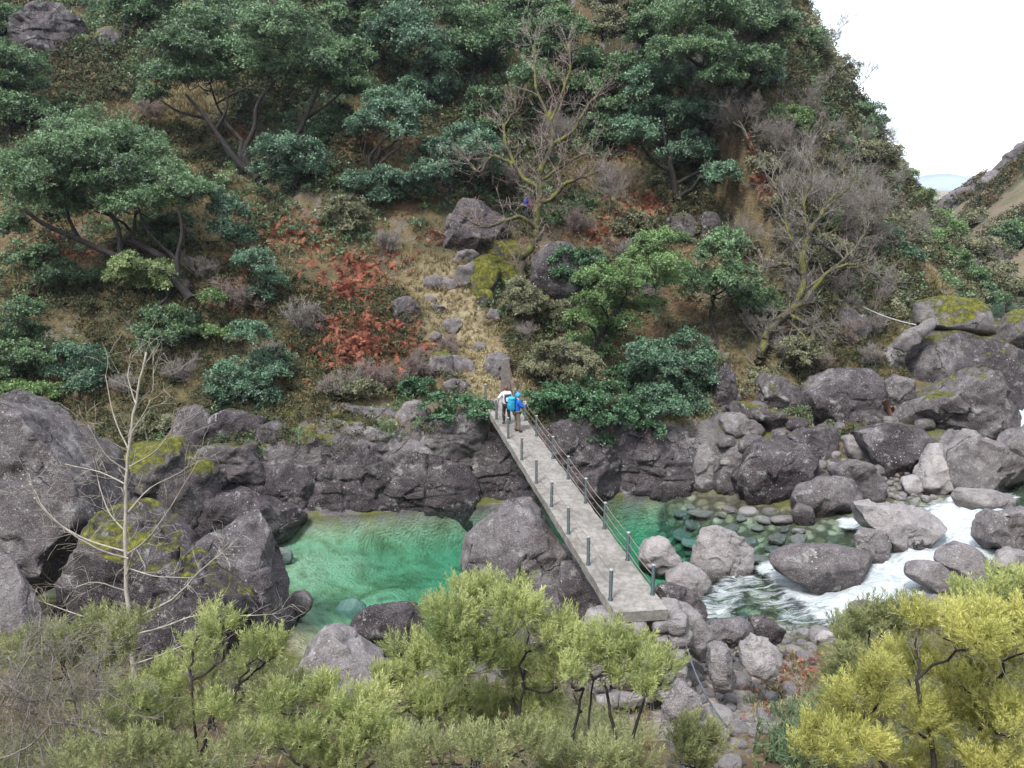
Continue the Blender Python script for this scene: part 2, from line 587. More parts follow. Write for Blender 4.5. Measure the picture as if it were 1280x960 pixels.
# ------------------------------------------------------------------ object plumbing
def link(o, parent=None):
    COL.objects.link(o)
    if parent is not None:
        o.parent = parent
    return o


def mesh_obj(name, V, F, m, parent=None, loc=(0, 0, 0), smooth=True, attrs=None):
    """V (n,3) in world or parent space; F (k,3|4) array"""
    V = np.asarray(V, np.float32)
    F = np.asarray(F, np.int32)
    me = bpy.data.meshes.new(name)
    me.vertices.add(len(V))
    me.vertices.foreach_set('co', V.ravel())
    k = F.shape[1]
    me.loops.add(F.size)
    me.loops.foreach_set('vertex_index', F.ravel())
    me.polygons.add(len(F))
    me.polygons.foreach_set('loop_start', np.arange(0, F.size, k, dtype=np.int32))
    try:
        me.polygons.foreach_set('loop_total', np.full(len(F), k, np.int32))
    except Exception:
        pass
    me.polygons.foreach_set('use_smooth', np.full(len(F), smooth))
    for an, av in (attrs or {}).items():
        at = me.attributes.new(an, 'FLOAT', 'POINT')
        at.data.foreach_set('value', np.asarray(av, np.float32))
    me.update(calc_edges=True)
    if m is not None:
        me.materials.append(m)
    o = bpy.data.objects.new(name, me)
    o.location = loc
    return link(o, parent)


def tag(o, label, cat, group=None):
    o['label'] = label
    o['category'] = cat
    if group:
        o['group'] = group
    return o


def thing(name, label, cat, loc, group=None):
    o = bpy.data.objects.new(name, None)
    o.empty_display_size = .2
    o.location = [float(c) for c in loc]
    link(o)
    return tag(o, label, cat, group)


def dup(root, loc, rz, sc, label, group=None):
    r = root.copy()
    COL.objects.link(r)
    r.location = [float(c) for c in loc]
    r.rotation_euler = (0, 0, rz)
    r.scale = sc if hasattr(sc, '__len__') else (sc, sc, sc)
    r['label'] = label
    if group:
        r['group'] = group
    for ch in list(root.children):
        c = ch.copy()
        COL.objects.link(c)
        c.parent = r
    return r


class Tubes:
    """collects tapered polylines into one mesh"""
    def __init__(s):
        s.V, s.F, s.n = [], [], 0

    def add(s, pts, rad, sides=6):
        pts = np.asarray(pts, float)
        k = len(pts)
        rad = np.broadcast_to(np.asarray(rad, float), (k,))
        tan = np.gradient(pts, axis=0)
        tan /= np.linalg.norm(tan, axis=1, keepdims=True) + 1e-9
        ref = np.array([.31, .17, .93]) if abs(tan[0][2]) < .8 else np.array([.95, .2, .1])
        a = np.cross(tan, ref)
        a /= np.linalg.norm(a, axis=1, keepdims=True) + 1e-9
        b = np.cross(tan, a)
        th = np.arange(sides) / sides * 2 * np.pi
        ring = pts[:, None, :] + rad[:, None, None] * (np.cos(th)[None, :, None] * a[:, None, :] + np.sin(th)[None, :, None] * b[:, None, :])
        s.V.append(ring.reshape(-1, 3))
        i = np.arange(k - 1)[:, None] * sides
        j = np.arange(sides)[None, :]
        j2 = (j + 1) % sides
        f = np.stack([i + j, i + j2, i + sides + j2, i + sides + j], -1).reshape(-1, 4) + s.n
        s.F.append(f)
        s.n += k * sides
        if rad[-1] > .004:                        # cap
            for e, o in ((0, 1), (k - 1, -1)):
                base = s.n - k * sides + e * sides
                ids = [base + q for q in range(sides)]
                for q in range(1, sides - 1, 2):
                    s.F.append(np.array([[ids[0], ids[q], ids[q + 1], ids[min(q + 2, sides - 1)]]]))

    def build(s, name, m, parent=None, off=(0, 0, 0)):
        V = np.concatenate(s.V) - np.asarray(off)
        return mesh_obj(name, V, np.concatenate(s.F), m, parent)


# ------------------------------------------------------------------ foliage templates: (K,4,3) quads along +Z
def t_leafspray(n, ln, wd, seed, flat=.5):
    r = np.random.default_rng(seed)
    q = []
    for i in range(n):
        a = i * 2.4 + r.uniform(-.3, .3)
        el = r.uniform(-.2, 1.1)
        d = np.array([math.cos(a) * math.cos(el), math.sin(a) * math.cos(el), math.sin(el)])
        s = np.cross(d, r.normal(size=3) * .5 + np.array([0, 0, 1]))
        s /= np.linalg.norm(s)
        up = np.cross(s, d)
        p0 = d * r.uniform(.05, .5) * ln + np.array([0, 0, r.uniform(0, .9) * ln])
        l = ln * r.uniform(.7, 1.15)
        w = wd * r.uniform(.7, 1.15)
        q.append([p0, p0 + d * l * .5 + s * w / 2 + up * l * .06, p0 + d * l, p0 + d * l * .5 - s * w / 2 + up * l * .06])
    return np.array(q)


def t_plume(n, ln, blade, wd, seed):
    r = np.random.default_rng(seed)
    q = []
    for i in range(n):
        z = (i / n) ** .9 * ln
        a = i * 2.4 + r.uniform(-.4, .4)
        el = r.uniform(.35, 1.0) + .35 * i / n
        d = np.array([math.cos(a) * math.cos(el), math.sin(a) * math.cos(el), math.sin(el)])
        s = np.cross(d, r.normal(size=3))
        s /= np.linalg.norm(s)
        p0 = np.array([0, 0, z])
        l = blade * r.uniform(.7, 1.2) * (1.1 - .5 * i / n)
        w = wd * r.uniform(.7, 1.2)
        q.append([p0, p0 + d * l * .45 + s * w / 2, p0 + d * l, p0 + d * l * .45 - s * w / 2])
    return np.array(q)


def t_grass(n, ln, wd, seed, droop=.7):
    r = np.random.default_rng(seed)
    q = []
    for i in range(n):
        a = r.uniform(0, 2 * np.pi)
        lean = r.uniform(.1, .9)
        d = np.array([math.cos(a), math.sin(a), 0])
        s = np.array([-d[1], d[0], 0])
        l = ln * r.uniform(.5, 1.2)
        p0 = d * r.uniform(0, .12) * ln
        p1 = p0 + d * l * .35 * lean + np.array([0, 0, l * .6])
        p2 = p0 + d * l * (.9 * lean) + np.array([0, 0, l * (.85 - droop * lean * .6)])
        w = wd * r.uniform(.7, 1.2)
        q.append([p0 - s * w / 2, p0 + s * w / 2, p1 + s * w * .4, p1 - s * w * .4])
        q.append([p1 - s * w * .4, p1 + s * w * .4, p2 + s * w * .08, p2 - s * w * .08])
    return np.array(q)


def t_frond(n, ln, seed):
    r = np.random.default_rng(seed)
    q = []
    for i in range(n):
        t = (i + 1) / n
        x = ln * t * .8
        z = ln * (.75 * t - .75 * t * t)
        for sd in (-1, 1):
            l = ln * .3 * math.sin(math.pi * min(1, t * .85 + .12)) * r.uniform(.7, 1.2)
            d = np.array([.45, sd, r.uniform(-.7, .1)])
            d /= np.linalg.norm(d)
            w = np.array([.04 * ln, 0, .01])
            p0 = np.array([x, 0, z])
            q.append([p0 - w, p0 + w, p0 + d * l + w * .3, p0 + d * l - w * .3])
    return np.array(q)


def scatter(templates, pos, dirs, scale, tint, rng, spin=True, jit=.12):
    """returns V, F, tint arrays for copies of the templates at pos with axis dirs"""
    pos = np.asarray(pos, float)
    N = len(pos)
    dirs = np.asarray(dirs, float)
    dirs = dirs / (np.linalg.norm(dirs, axis=1, keepdims=True) + 1e-9)
    ref = np.where(np.abs(dirs[:, 2:3]) < .9, np.array([[0, 0, 1.0]]), np.array([[1.0, 0, 0]]))
    a = np.cross(ref, dirs)
    a /= np.linalg.norm(a, axis=1, keepdims=True)
    b = np.cross(dirs, a)
    th = rng.uniform(0, 2 * np.pi, N) if spin else np.zeros(N)
    ca, sa = np.cos(th)[:, None], np.sin(th)[:, None]
    a, b = a * ca + b * sa, b * ca - a * sa
    scale = np.broadcast_to(np.asarray(scale, float), (N,))
    tint = np.broadcast_to(np.asarray(tint, float), (N,))
    which = rng.integers(0, len(templates), N)
    Vs, Ts = [], []
    for k, T in enumerate(templates):
        ii = np.nonzero(which == k)[0]
        if not len(ii):
            continue
        Tv = T.reshape(-1, 3)
        P = (pos[ii][:, None, :] + scale[ii][:, None, None] * (Tv[None, :, 0:1] * a[ii][:, None, :] + Tv[None, :, 1:2] * b[ii][:, None, :]
             + Tv[None, :, 2:3] * dirs[ii][:, None, :]))
        tt = np.repeat(np.clip(tint[ii][:, None] + rng.normal(0, jit, (len(ii), len(T))), 0, 1), 4, axis=1)
        Vs.append(P.reshape(-1, 3))
        Ts.append(tt.ravel())
    V = np.concatenate(Vs)
    return V, np.arange(len(V)).reshape(-1, 4), np.concatenate(Ts)


T_EVER = [t_leafspray(10, .165, .075, s) for s in (1, 2, 3, 8, 9)]
T_FAR = [t_leafspray(7, .34, .17, s) for s in (4, 5)]
T_IVY = [t_leafspray(7, .13, .11, s) for s in (6, 7)]
T_HEATH = [t_plume(34, .24, .085, .0105, s) for s in (1, 2, 3)]
T_GRASS = [t_grass(8, .5, .035, s) for s in (1, 2, 3)]
T_FROND = [t_frond(10, .62, s) for s in (1, 2, 3)]


# ================================================================== THE SETTING
def axis(lo, hi, step, far, grow=1.12):
    a = list(np.arange(lo, hi + 1e-6, step))
    for sgn in (-1, 1):
        st, p = step, (hi if sgn > 0 else lo)
        while abs(p) < far:
            st *= grow
            p += sgn * st
            a.append(p)
    return np.array(sorted(a))


def dN2(x, y):
    return poly_dist(x, y, NEARB)[0]


def build_ground():
    xs = axis(-42, 48, .34, 1500)
    ys = axis(1, 92, .34, 1500)
    X, Y = np.meshgrid(xs, ys)
    Z = H(X.ravel(), Y.ravel())
    V = np.stack([X.ravel(), Y.ravel(), Z], 1)
    nx, ny = len(xs), len(ys)
    i = np.arange(ny - 1)[:, None] * nx + np.arange(nx - 1)[None, :]
    F = np.stack([i, i + 1, i + 1 + nx, i + nx], -1).reshape(-1, 4)
    x, y = X.ravel(), Y.ravel()
    yF = np.interp(x, FARB[:, 0], FARB[:, 1])
    yN = np.interp(x, NEARB[:, 0], NEARB[:, 1])
    P2 = np.stack([x, y, 0 * x], 1)
    n = fbm(P2 / 1.3, 3, 31) * .5
    bed = sm((np.minimum(yF - y, y - yN) - .1) / .7)
    dF, _ = poly_dist(x, y, FARB)
    zrock = np.maximum(np.where(y >= yF - .5, sm((4.2 - dF + 2.5 * n) / 1.6), 0) * sm((80 - y) / 20), np.where(y < yN + .6, sm((2.2 - dN2(x, y) + n) / 1.0), 0) * sm((60 - y) / 20))
    dN, _ = poly_dist(x, y, NEARB)
    rub = np.where(y < yN, sm((9 - dN) / 3 + n), 0) * sm((x - .5) / 2.5) * sm((9.5 - x) / 2)
    farhill = np.where(y < yN, sm((y - 40) / 20), 0)
    # trodden grassy path from the bridge up to the mossy boulders
    path = np.zeros_like(x)
    for (ax, ay), (bx, by), w in PATHS:
        t = np.clip(((x - ax) * (bx - ax) + (y - ay) * (by - ay)) / ((bx - ax) ** 2 + (by - ay) ** 2), 0, 1)
        d = np.hypot(x - ax - t * (bx - ax), y - ay - t * (by - ay))
        path = np.maximum(path, sm((w - d) / w * 1.6 + n * .8))
    o = mesh_obj('ground', V, F, M['ground'], attrs={'zone_bed': bed, 'zone_path': path, 'zone_rubble': rub, 'zone_stony_bed': sm((x - 5.8 + n * 2) / 1.6), 'zone_rock': zrock, 'zone_farhill': farhill})
    o['kind'] = 'structure'
    return o


_pp = [ground(*p) for p in ((622, 486), (585, 440), (560, 395), (545, 355), (590, 330), (760, 300), (800, 230))]
PATHS = [((a[0], a[1]), (b[0], b[1]), w) for a, b, w in zip(_pp[:-1], _pp[1:], (1.6, 2.2, 2.2, 1.6, 1.0, .9))]
build_ground()


def foam_mask(x, y):
    spots = [(1240, 655, 1.6, 1.0), (1205, 650, 1.5, 1.0), (1190, 668, 1.3, 1), (1185, 690, 1.5, 1.1), (1150, 692, 1.4, 1.1), (1118, 692, 1.0, 1.1), (1125, 730, 1.4, 1.1), (1090, 748, 1.2, 1.1),
             (1050, 745, 1.2, 1.05), (1010, 738, .9, 1.0), (985, 722, .7, .9), (965, 712, .6, .8), (1040, 762, 1.0, .8), (1100, 640, .5, .7), (1062, 655, .5, .8), (1200, 722, 1.0, .9),
             (925, 730, .9, .55), (905, 745, .8, .55), (890, 762, .8, .6), (880, 735, .5, .55), (960, 745, .9, .5), (1000, 770, .9, .5), (1280, 540, 1.5, 1.0), (1278, 520, 2.0, 1.0),
             (1255, 620, .6, .6), (1215, 632, 1.0, .9)]
    f = np.zeros_like(x)
    for px, py, r, s in spots:
        p = ground(px, py, True)
        d = np.hypot(x - p[0], (y - p[1]) * .8)
        f = np.maximum(f, s * sm(1.5 - d / r))
    return f


def build_water():
    xs = axis(-40, 40, .16, 420, 1.25)
    ys = axis(18, 62, .16, 900, 1.25)
    X, Y = np.meshgrid(xs, ys)
    x, y = X.ravel(), Y.ravel()
    yF = np.interp(x, FARB[:, 0], FARB[:, 1])
    yN = np.interp(x, NEARB[:, 0], NEARB[:, 1])
    keep = ((y < yF + 2.2) & (y > yN - 2.2)).reshape(X.shape)
    f = foam_mask(x, y)
    P2 = np.stack([x * .8 + y * .4, y * 1.3 - x * .5, 0 * x], 1)
    z = wlevel(x) + f * (.16 * fbm(P2 * 1.1, 3, 41) + .10 * fbm(P2 * 3.2, 3, 44)) + .012 * fbm(P2 * 1.5, 2, 47)
    nx, ny = len(xs), len(ys)
    i = (np.arange(ny - 1)[:, None] * nx + np.arange(nx - 1)[None, :])
    kq = (keep[:-1, :-1] & keep[1:, 1:] & keep[:-1, 1:] & keep[1:, :-1])
    T = np.stack([i, i + 1, i + 1 + nx, i + nx], -1)[kq]
    used = np.unique(T)
    rem = np.full(nx * ny, -1)
    rem[used] = np.arange(len(used))
    T = rem[T]
    top = np.stack([x, y, z], 1)[used]
    n = len(top)
    bot = top.copy()
    bot[:, 2] -= 5.0
    e = np.concatenate([T[:, [0, 1]], T[:, [1, 2]], T[:, [2, 3]], T[:, [3, 0]]])
    key = np.sort(e, 1)
    kk = key[:, 0].astype(np.int64) * n + key[:, 1]
    u, inv, cnt = np.unique(kk, return_inverse=True, return_counts=True)
    be = e[cnt[inv] == 1]
    side = np.stack([be[:, 1], be[:, 0], be[:, 0] + n, be[:, 1] + n], 1)
    F = np.concatenate([T, T[:, ::-1] + n, side])
    ff = f[used]
    o = mesh_obj('river_water', np.concatenate([top, bot]), F, M['water'], attrs={'foam': np.concatenate([ff, ff * 0])})
    o['kind'] = 'structure'


build_water()


def build_mountain():
    xs = np.linspace(0, 1500, 160)
    ys = np.linspace(1080, 1480, 44)
    X, Y = np.meshgrid(xs, ys)
    P2 = np.stack([X.ravel(), Y.ravel(), 0 * X.ravel()], 1)
    u = np.clip((Y.ravel() - 1080) / 260, 0, 1)
    z = -6 + sm(u) * (24 + 9 * fbm(P2 / 120, 5, 77) + np.interp(X.ravel(), [300, 560, 650, 760, 1300], [-10, -4, 3, 10, 20]))
    nx, ny = len(xs), len(ys)
    i = np.arange(ny - 1)[:, None] * nx + np.arange(nx - 1)[None, :]
    F = np.stack([i, i + 1, i + 1 + nx, i + nx], -1).reshape(-1, 4)
    o = mesh_obj('mountain', np.stack([X.ravel(), Y.ravel(), z], 1), F, M['mountain'])
    o['kind'] = 'structure'


build_mountain()


# ================================================================== ROCKS
def ico(sub):
    bm = bmesh.new()
    bmesh.ops.create_icosphere(bm, subdivisions=sub, radius=1.0)
    V = np.array([v.co[:] for v in bm.verts])
    F = np.array([[v.index for v in f.verts] for f in bm.faces])
    bm.free()
    V /= np.linalg.norm(V, axis=1, keepdims=True)
    return V, F


ICO = {k: ico(k) for k in (3, 4, 5, 6)}
ROCKS = {}
WALL = 'rock wall of the far bank'


def poly_rho(pts, th):
    """radius of the outline (n,2) about the origin at angles th"""
    r = np.full(th.shape, 1e-3)
    dx, dy = np.cos(th), np.sin(th)
    for a, b in zip(pts, np.roll(pts, -1, 0)):
        ex, ey = b - a
        den = dx * ey - dy * ex
        den = np.where(np.abs(den) < 1e-12, 1e-12, den)
        t = (a[0] * ey - a[1] * ex) / den
        s = (a[0] * dy - a[1] * dx) / den
        ok = (t > 0) & (s >= -1e-6) & (s <= 1 + 1e-6)
        r = np.where(ok & (t > r), t, r)
    return r


def rock(name, label, out, fwd=None, depth=.8, moss=.35, tone=1.0, cat='boulder', group=None, cuts=9, p=5.0, sub=5, sink=.12, rough=1.0, wet=0.0, seed=None, parent=None, ledge=0.0):
    """a solid stone whose outline, seen from the camera, follows the pixel outline `out`; depth is its half thickness over its half width"""
    out = np.array(out, float)
    if group == WALL:
        out = (out - out.mean(0)) * np.array([1.2, 1.1]) + out.mean(0)
        depth, cuts = depth * .62, 4
        ledge = ledge or .5
        p, sink, rough = 8, max(sink, .2), rough * .8
        fwd = fwd + .75 if fwd else fwd
    seed = seed if seed is not None else int(abs(out.sum() * 7)) % 9973
    r = np.random.default_rng(seed)
    x0, y0, x1, y1 = out[:, 0].min(), out[:, 1].min(), out[:, 0].max(), out[:, 1].max()
    cx, cy = (x0 + x1) / 2, (y0 + y1) / 2
    hw_px = math.sqrt((x1 - x0) * (y1 - y0)) / 2
    if fwd is None:
        lowx = out[out[:, 1] > y1 - .15 * (y1 - y0) - 2][:, 0].mean()
        g = ground(lowx, y1 - .06 * (y1 - y0), True)
        zc0 = (g - np.array([0, 0, CAMZ])) @ FWD
        zc = zc0 + depth * .45 * hw_px / FPX * zc0
    else:
        d = (cx - 640) / FPX * RIGHT + (480 - cy) / FPX * UP + FWD
        zc = fwd / d[1]
    k = zc / FPX
    o2 = np.stack([(out[:, 0] - cx) * k, (cy - out[:, 1]) * k], 1)
    h = (y1 - y0) * k
    low = o2[:, 1] < 0
    o2[low, 1] *= 1 + 2 * sink                                   # the foot is set into what carries it
    V, F = ICO[sub]
    th = np.arctan2(V[:, 1], V[:, 0])
    rho = poly_rho(o2, th)
    D = depth * hw_px * k
    sph = np.hypot(V[:, 0], V[:, 1])
    g1 = (sph / rho) ** p + (np.abs(V[:, 2]) / D) ** p
    R = g1 ** (-1 / p)
    P = V * R[:, None]
    for c in range(cuts):                                        # broken facets
        n = r.normal(size=3) * np.array([.7, .7, 1.0])
        if c < 4:
            n[2] = -abs(n[2]) - .25
        n /= np.linalg.norm(n)
        sup = (P @ n).max()
        lim = sup * r.uniform(.6, .86)
        dd = P @ n
        over = np.clip(dd - lim, 0, None)
        P = P - over[:, None] * .94 * n[None, :] * (1 if abs(n[2]) > .5 else .4)
    for c in range(12):                                          # chipped edges
        n = r.normal(size=3)
        n /= np.linalg.norm(n)
        dd = P @ n
        P = P - np.clip(dd - dd.max() * r.uniform(.86, .96), 0, None)[:, None] * .9 * n[None, :]
    s = max(.35, hw_px * k)
    # fracture faces: cells of the surface pulled towards their own planes
    nf = np.cross(P[F[:, 1]] - P[F[:, 0]], P[F[:, 2]] - P[F[:, 0]])
    nv = np.zeros_like(P)
    for q_ in range(3):
        np.add.at(nv, F[:, q_], nf)
    nv /= np.linalg.norm(nv, axis=1, keepdims=True) + 1e-12
    amt = (.92 if rough > .75 else .35) * (0 if p < 2.7 else 1)
    for ncell, lim_ in ((14, .14), (48, .06)):
        ci = r.integers(0, len(P), ncell)
        warp = P + .05 * s * np.stack([fbm(P / s * 1.6 + 7 * a_, 2, seed % 53 + a_) for a_ in range(3)], 1)
        near_ = np.argmin(((warp[:, None, :] - P[ci][None, :, :]) ** 2).sum(-1), 1)
        nc = nv[ci] + r.normal(0, .16, (ncell, 3))
        nc /= np.linalg.norm(nc, axis=1, keepdims=True)
        dd = ((P - P[ci][near_]) * nc[near_]).sum(1)
        P = P - (amt * np.clip(dd, -lim_ * s, lim_ * s))[:, None] * nc[near_]
    nd = V * 1.0
    q = P / s
    off = r.uniform(-50, 50, 3)
    disp = .022 * fbm(q * .9 + off, 2, seed % 97) + .026 * fbm(q * 4 + off, 3, seed % 89) + .008 * fbm(q * 14 + off, 2, seed % 79)
    crease = np.abs(vnoise(q * .9 + off * 1.7, seed % 83) + .15 * vnoise(q * 4 + off, seed % 71))
    disp -= .045 * np.exp(-(crease / .03) ** 2) * (vnoise(q * .8 - off, seed % 67) > -.1)
    if ledge:
        wz = P[:, 1] * CP - P[:, 2] * SP
        lay = wz / ledge + .35 * fbm(q * .9 + off, 2, 5) + .12 * P[:, 0] / ledge * r.uniform(-1, 1)
        fr = lay - np.floor(lay)
        jn = np.floor(lay).astype(np.int64)
        vx = P[:, 0] / (ledge * 2.3) + _hash(jn, jn * 3, jn * 0, seed) * 3 + .3 * fbm(q * 1.3 - off, 2, 6)
        fv = vx - np.floor(vx)
        vn = np.floor(vx).astype(np.int64)
        amp_ = sm(.5 + .8 * vnoise(q * 1.6 + off, 3))
        disp -= .05 * amp_ * np.exp(-(np.minimum(fr, 1 - fr) / .07) ** 2) + .04 * amp_ * np.exp(-(np.minimum(fv, 1 - fv) / .035) ** 2)
        disp += .05 * _hash(jn, vn, jn * 0, seed)
    P = P + nd * (disp * s * rough)[:, None]
    C = W(cx, cy, zc)
    world = C + P[:, 0:1] * RIGHT + P[:, 1:2] * UP + P[:, 2:3] * FWD
    base = np.array([C[0], C[1], world[:, 2].min()])
    o = mesh_obj(name, world - base, F, M['rock'], None, base)
    o['moss'], o['tone'], o['wet'] = float(moss), float(tone), float(wet)
    wl0 = float(wlevel(np.array([C[0]]))[0])
    o['wetz'] = wl0 if base[2] < wl0 + .1 and 'sunk' not in label else -100.0
    if 'sunk' in label:                                          # wholly under water
        o.location.z -= max(0.0, float(world[:, 2].max()) - (wl0 - .06))
    tag(o, label, cat, group)
    if parent:
        o.parent = parent
    ROCKS[label] = o
    return o


# --- the pile of giant boulders on the near left
rock('boulder', 'largest grey boulder at the left edge, smooth face with a mossy crown', [(-70, 600), (-40, 520), (5, 499), (30, 505), (60, 520), (95, 555), (120, 590), (137, 640), (125, 690), (95, 715), (70, 738), (52, 730), (30, 700), (-5, 665), (-60, 650)], 25.0, .75, .42, .8, sub=6, cuts=6, sink=.02, p=5.0)
rock('boulder', 'pale grey boulder low at the left edge, under the mossy giant', [(-60, 720), (-20, 695), (0, 690), (20, 705), (50, 750), (75, 795), (60, 806), (0, 815), (-50, 800)], 20.3, .8, .2, .6, sub=6, p=2.6)
rock('boulder', 'long dark purple boulder behind the bare sapling, yellow moss along its ridge', [(80, 800), (95, 740), (115, 700), (133, 640), (152, 625), (200, 660), (250, 700), (296, 730), (308, 775), (292, 800), (240, 815), (170, 835), (100, 825)], 22.6, .7, .62, 1.0, sub=6, cuts=5, sink=.25)
rock('boulder', 'pointed dark boulder with a mossy tip at the left end of the pool', [(236, 695), (270, 668), (300, 650), (318, 645), (329, 668), (337, 700), (346, 735), (362, 780), (361, 812), (350, 824), (318, 812), (300, 815), (270, 800), (245, 760)], 24.2, .6, .16, .85, sub=6, cuts=4, p=5.6, sink=.15)
rock('rock', 'small pale rock wedged below the left edge boulders', [(40, 815), (62, 800), (84, 808), (92, 830), (70, 842), (44, 835)], 19.5, .8, .1, .3, cat='rock', sub=4)
rock('boulder', 'grey wedge boulder with a cracked top at the near edge of the pool', [(366, 856), (383, 822), (400, 795), (414, 788), (436, 798), (458, 812), (479, 828), (474, 852), (440, 866), (396, 868)], None, .7, .05, .45, sub=5, cuts=5, p=5.4)
rock('boulder', 'dark rounded boulder in the pool beside the cracked wedge', [(432, 792), (446, 768), (470, 758), (505, 757), (528, 760), (534, 780), (518, 800), (484, 818), (452, 812)], None, .8, .08, 1.0, sub=5)
rock('boulder', 'brown boulder breaking the pool surface by the pointed boulder', [(352, 752), (362, 741), (380, 738), (394, 750), (388, 764), (372, 772), (356, 770)], None, .8, .0, .75, cat='rock', sub=4, wet=.6, p=2.6)
rock('boulder', 'sunken yellow brown boulder in the shallow pool before the dark rounded one', [(408, 768), (426, 752), (446, 747), (460, 758), (458, 770), (436, 780), (414, 780)], 27.2, .8, .0, .12, cat='rock', sub=4, sink=.4, p=2.6)
rock('boulder', 'sunken brown rock in the upper left of the pool', [(338, 680), (350, 671), (364, 675), (369, 684), (354, 690), (342, 688)], 30.4, .8, .0, .3, cat='rock', sub=4, sink=.3, p=2.6)
rock('boulder', 'great grey boulder under the middle of the footbridge', [(572, 722), (580, 690), (600, 660), (622, 640), (646, 628), (664, 636), (690, 668), (722, 706), (752, 748), (758, 790), (742, 812), (700, 815), (640, 800), (596, 770), (578, 748)], 25.6, .8, .06, .72, sub=6, cuts=6, sink=.55, p=5.6)
rock('boulder', 'broken brown rock leaning between the great boulder and the near bridge end', [(700, 700), (722, 700), (742, 735), (762, 768), (764, 800), (740, 815), (712, 800), (700, 760)], 24.0, .8, .05, .9, sub=5, rough=1.6)
# --- the rock wall across the pool
rock('rock_block', 'rounded lichen speckled block at the left end of the upper wall ledge', [(322, 550), (329, 533), (346, 528), (360, 540), (361, 566), (340, 568), (326, 562)], 34.6, .9, .08, .9, 'rock', WALL, sub=5)
rock('rock_block', 'dark purple rounded block right of the lichen speckled one on the wall ledge', [(357, 564), (360, 541), (382, 538), (414, 553), (438, 557), (424, 583), (398, 586), (366, 574)], 34.6, .8, .12, 1.0, 'rock', WALL, sub=5)
rock('rock_block', 'tan topped dark block under the ledge blocks, mossy at its left', [(322, 600), (330, 577), (364, 575), (402, 598), (392, 648), (362, 656), (328, 640)], 34.0, .9, .3, 1.0, 'rock', WALL, sub=5, ledge=.5)
rock('rock_block', 'sloping dark wall face streaked with cracks above the pool', [(384, 650), (386, 632), (414, 589), (440, 556), (466, 560), (484, 572), (490, 610), (486, 654), (430, 656)], 34.3, .7, .16, 1.0, 'rock', WALL, sub=6, ledge=.55, p=4, sink=.1)
rock('rock_block', 'widest dark wall block with horizontal cracks left of the bridge', [(474, 575), (500, 568), (530, 568), (558, 576), (582, 592), (591, 612), (580, 650), (530, 656), (478, 654)], 34.5, .7, .16, 1.0, 'rock', WALL, sub=6, ledge=.5, p=4, sink=.1)
rock('rock_block', 'shadowed grey wall face directly under the far end of the footbridge', [(584, 575), (592, 548), (612, 535), (640, 545), (660, 585), (662, 640), (588, 642)], 35.4, .6, .04, .95, 'rock', WALL, sub=6, ledge=.8, p=4, sink=.15)
rock('rock_block', 'pale grey boulder half under ivy on top of the wall', [(498, 516), (508, 505), (524, 503), (536, 519), (537, 540), (506, 535)], 35.9, .8, .15, .55, 'rock', WALL, sub=4)
rock('rock_block', 'cracked grey ledge stones on the wall top left of the ivy', [(535, 540), (550, 524), (576, 518), (600, 530), (602, 556), (578, 572), (548, 570), (532, 556)], 35.3, .8, .2, .7, 'rock', WALL, sub=5, ledge=.35, rough=1.5)
rock('rock_block', 'flat white streaked ledge along the top of the wall', [(384, 536), (410, 527), (448, 530), (500, 545), (540, 565), (500, 572), (450, 560), (420, 552)], 35.2, .8, .42, .6, 'rock', WALL, sub=5, ledge=.3, rough=1.3)
rock('rock_block', 'thin mossy ledge under the tangled brush', [(386, 512), (420, 505), (478, 512), (490, 525), (440, 532), (392, 527)], 36.3, .9, .45, .7, 'rock', WALL, sub=5, ledge=.3)
rock('rock_block', 'dark overhanging wall right of the bridge under the ivy', [(652, 575), (668, 540), (700, 528), (740, 545), (762, 575), (765, 632), (720, 640), (660, 638)], 35.9, .7, .0, 1.0, 'rock', WALL, sub=6, p=5.6, wet=.5)
rock('rock_block', 'black wet wall face dipping into the right hand pool', [(745, 575), (770, 548), (812, 540), (850, 548), (870, 572), (870, 615), (840, 630), (780, 634), (748, 632)], 36.6, .7, .05, 1.0, 'rock', WALL, sub=6, p=5.4, wet=.6)
rock('rock_block', 'low ledge of dark rock at the pool corner behind the pointed boulder', [(232, 655), (258, 628), (300, 618), (345, 636), (368, 652), (335, 672), (280, 680), (240, 675)], 31.8, .8, .12, 1.0, 'rock', WALL, sub=5, ledge=.35)
rock('rock_block', 'mossy grey ledge block left of the tan topped block', [(250, 580), (268, 560), (318, 556), (330, 590), (318, 612), (268, 608)], 33.6, .8, .5, .85, 'rock', WALL, sub=5, ledge=.5)
rock('rock_block', 'rounded grey rock under the teal bush on the left bank', [(214, 545), (224, 516), (246, 508), (260, 528), (254, 550), (230, 554)], 34.6, .8, .25, .8, 'rock', WALL, sub=4)
rock('rock_block', 'long shadowed ledge under the teal bush', [(256, 525), (290, 515), (325, 520), (328, 545), (300, 552), (258, 548)], 35.0, .8, .1, 1.0, 'rock', WALL, sub=5, ledge=.4)
rock('rock_block', 'moss covered bank rock behind the bare sapling', [(138, 590), (165, 560), (215, 556), (255, 590), (250, 640), (190, 655), (145, 630)], 31.6, .8, .85, .9, 'rock', WALL, sub=5, rough=1.4)
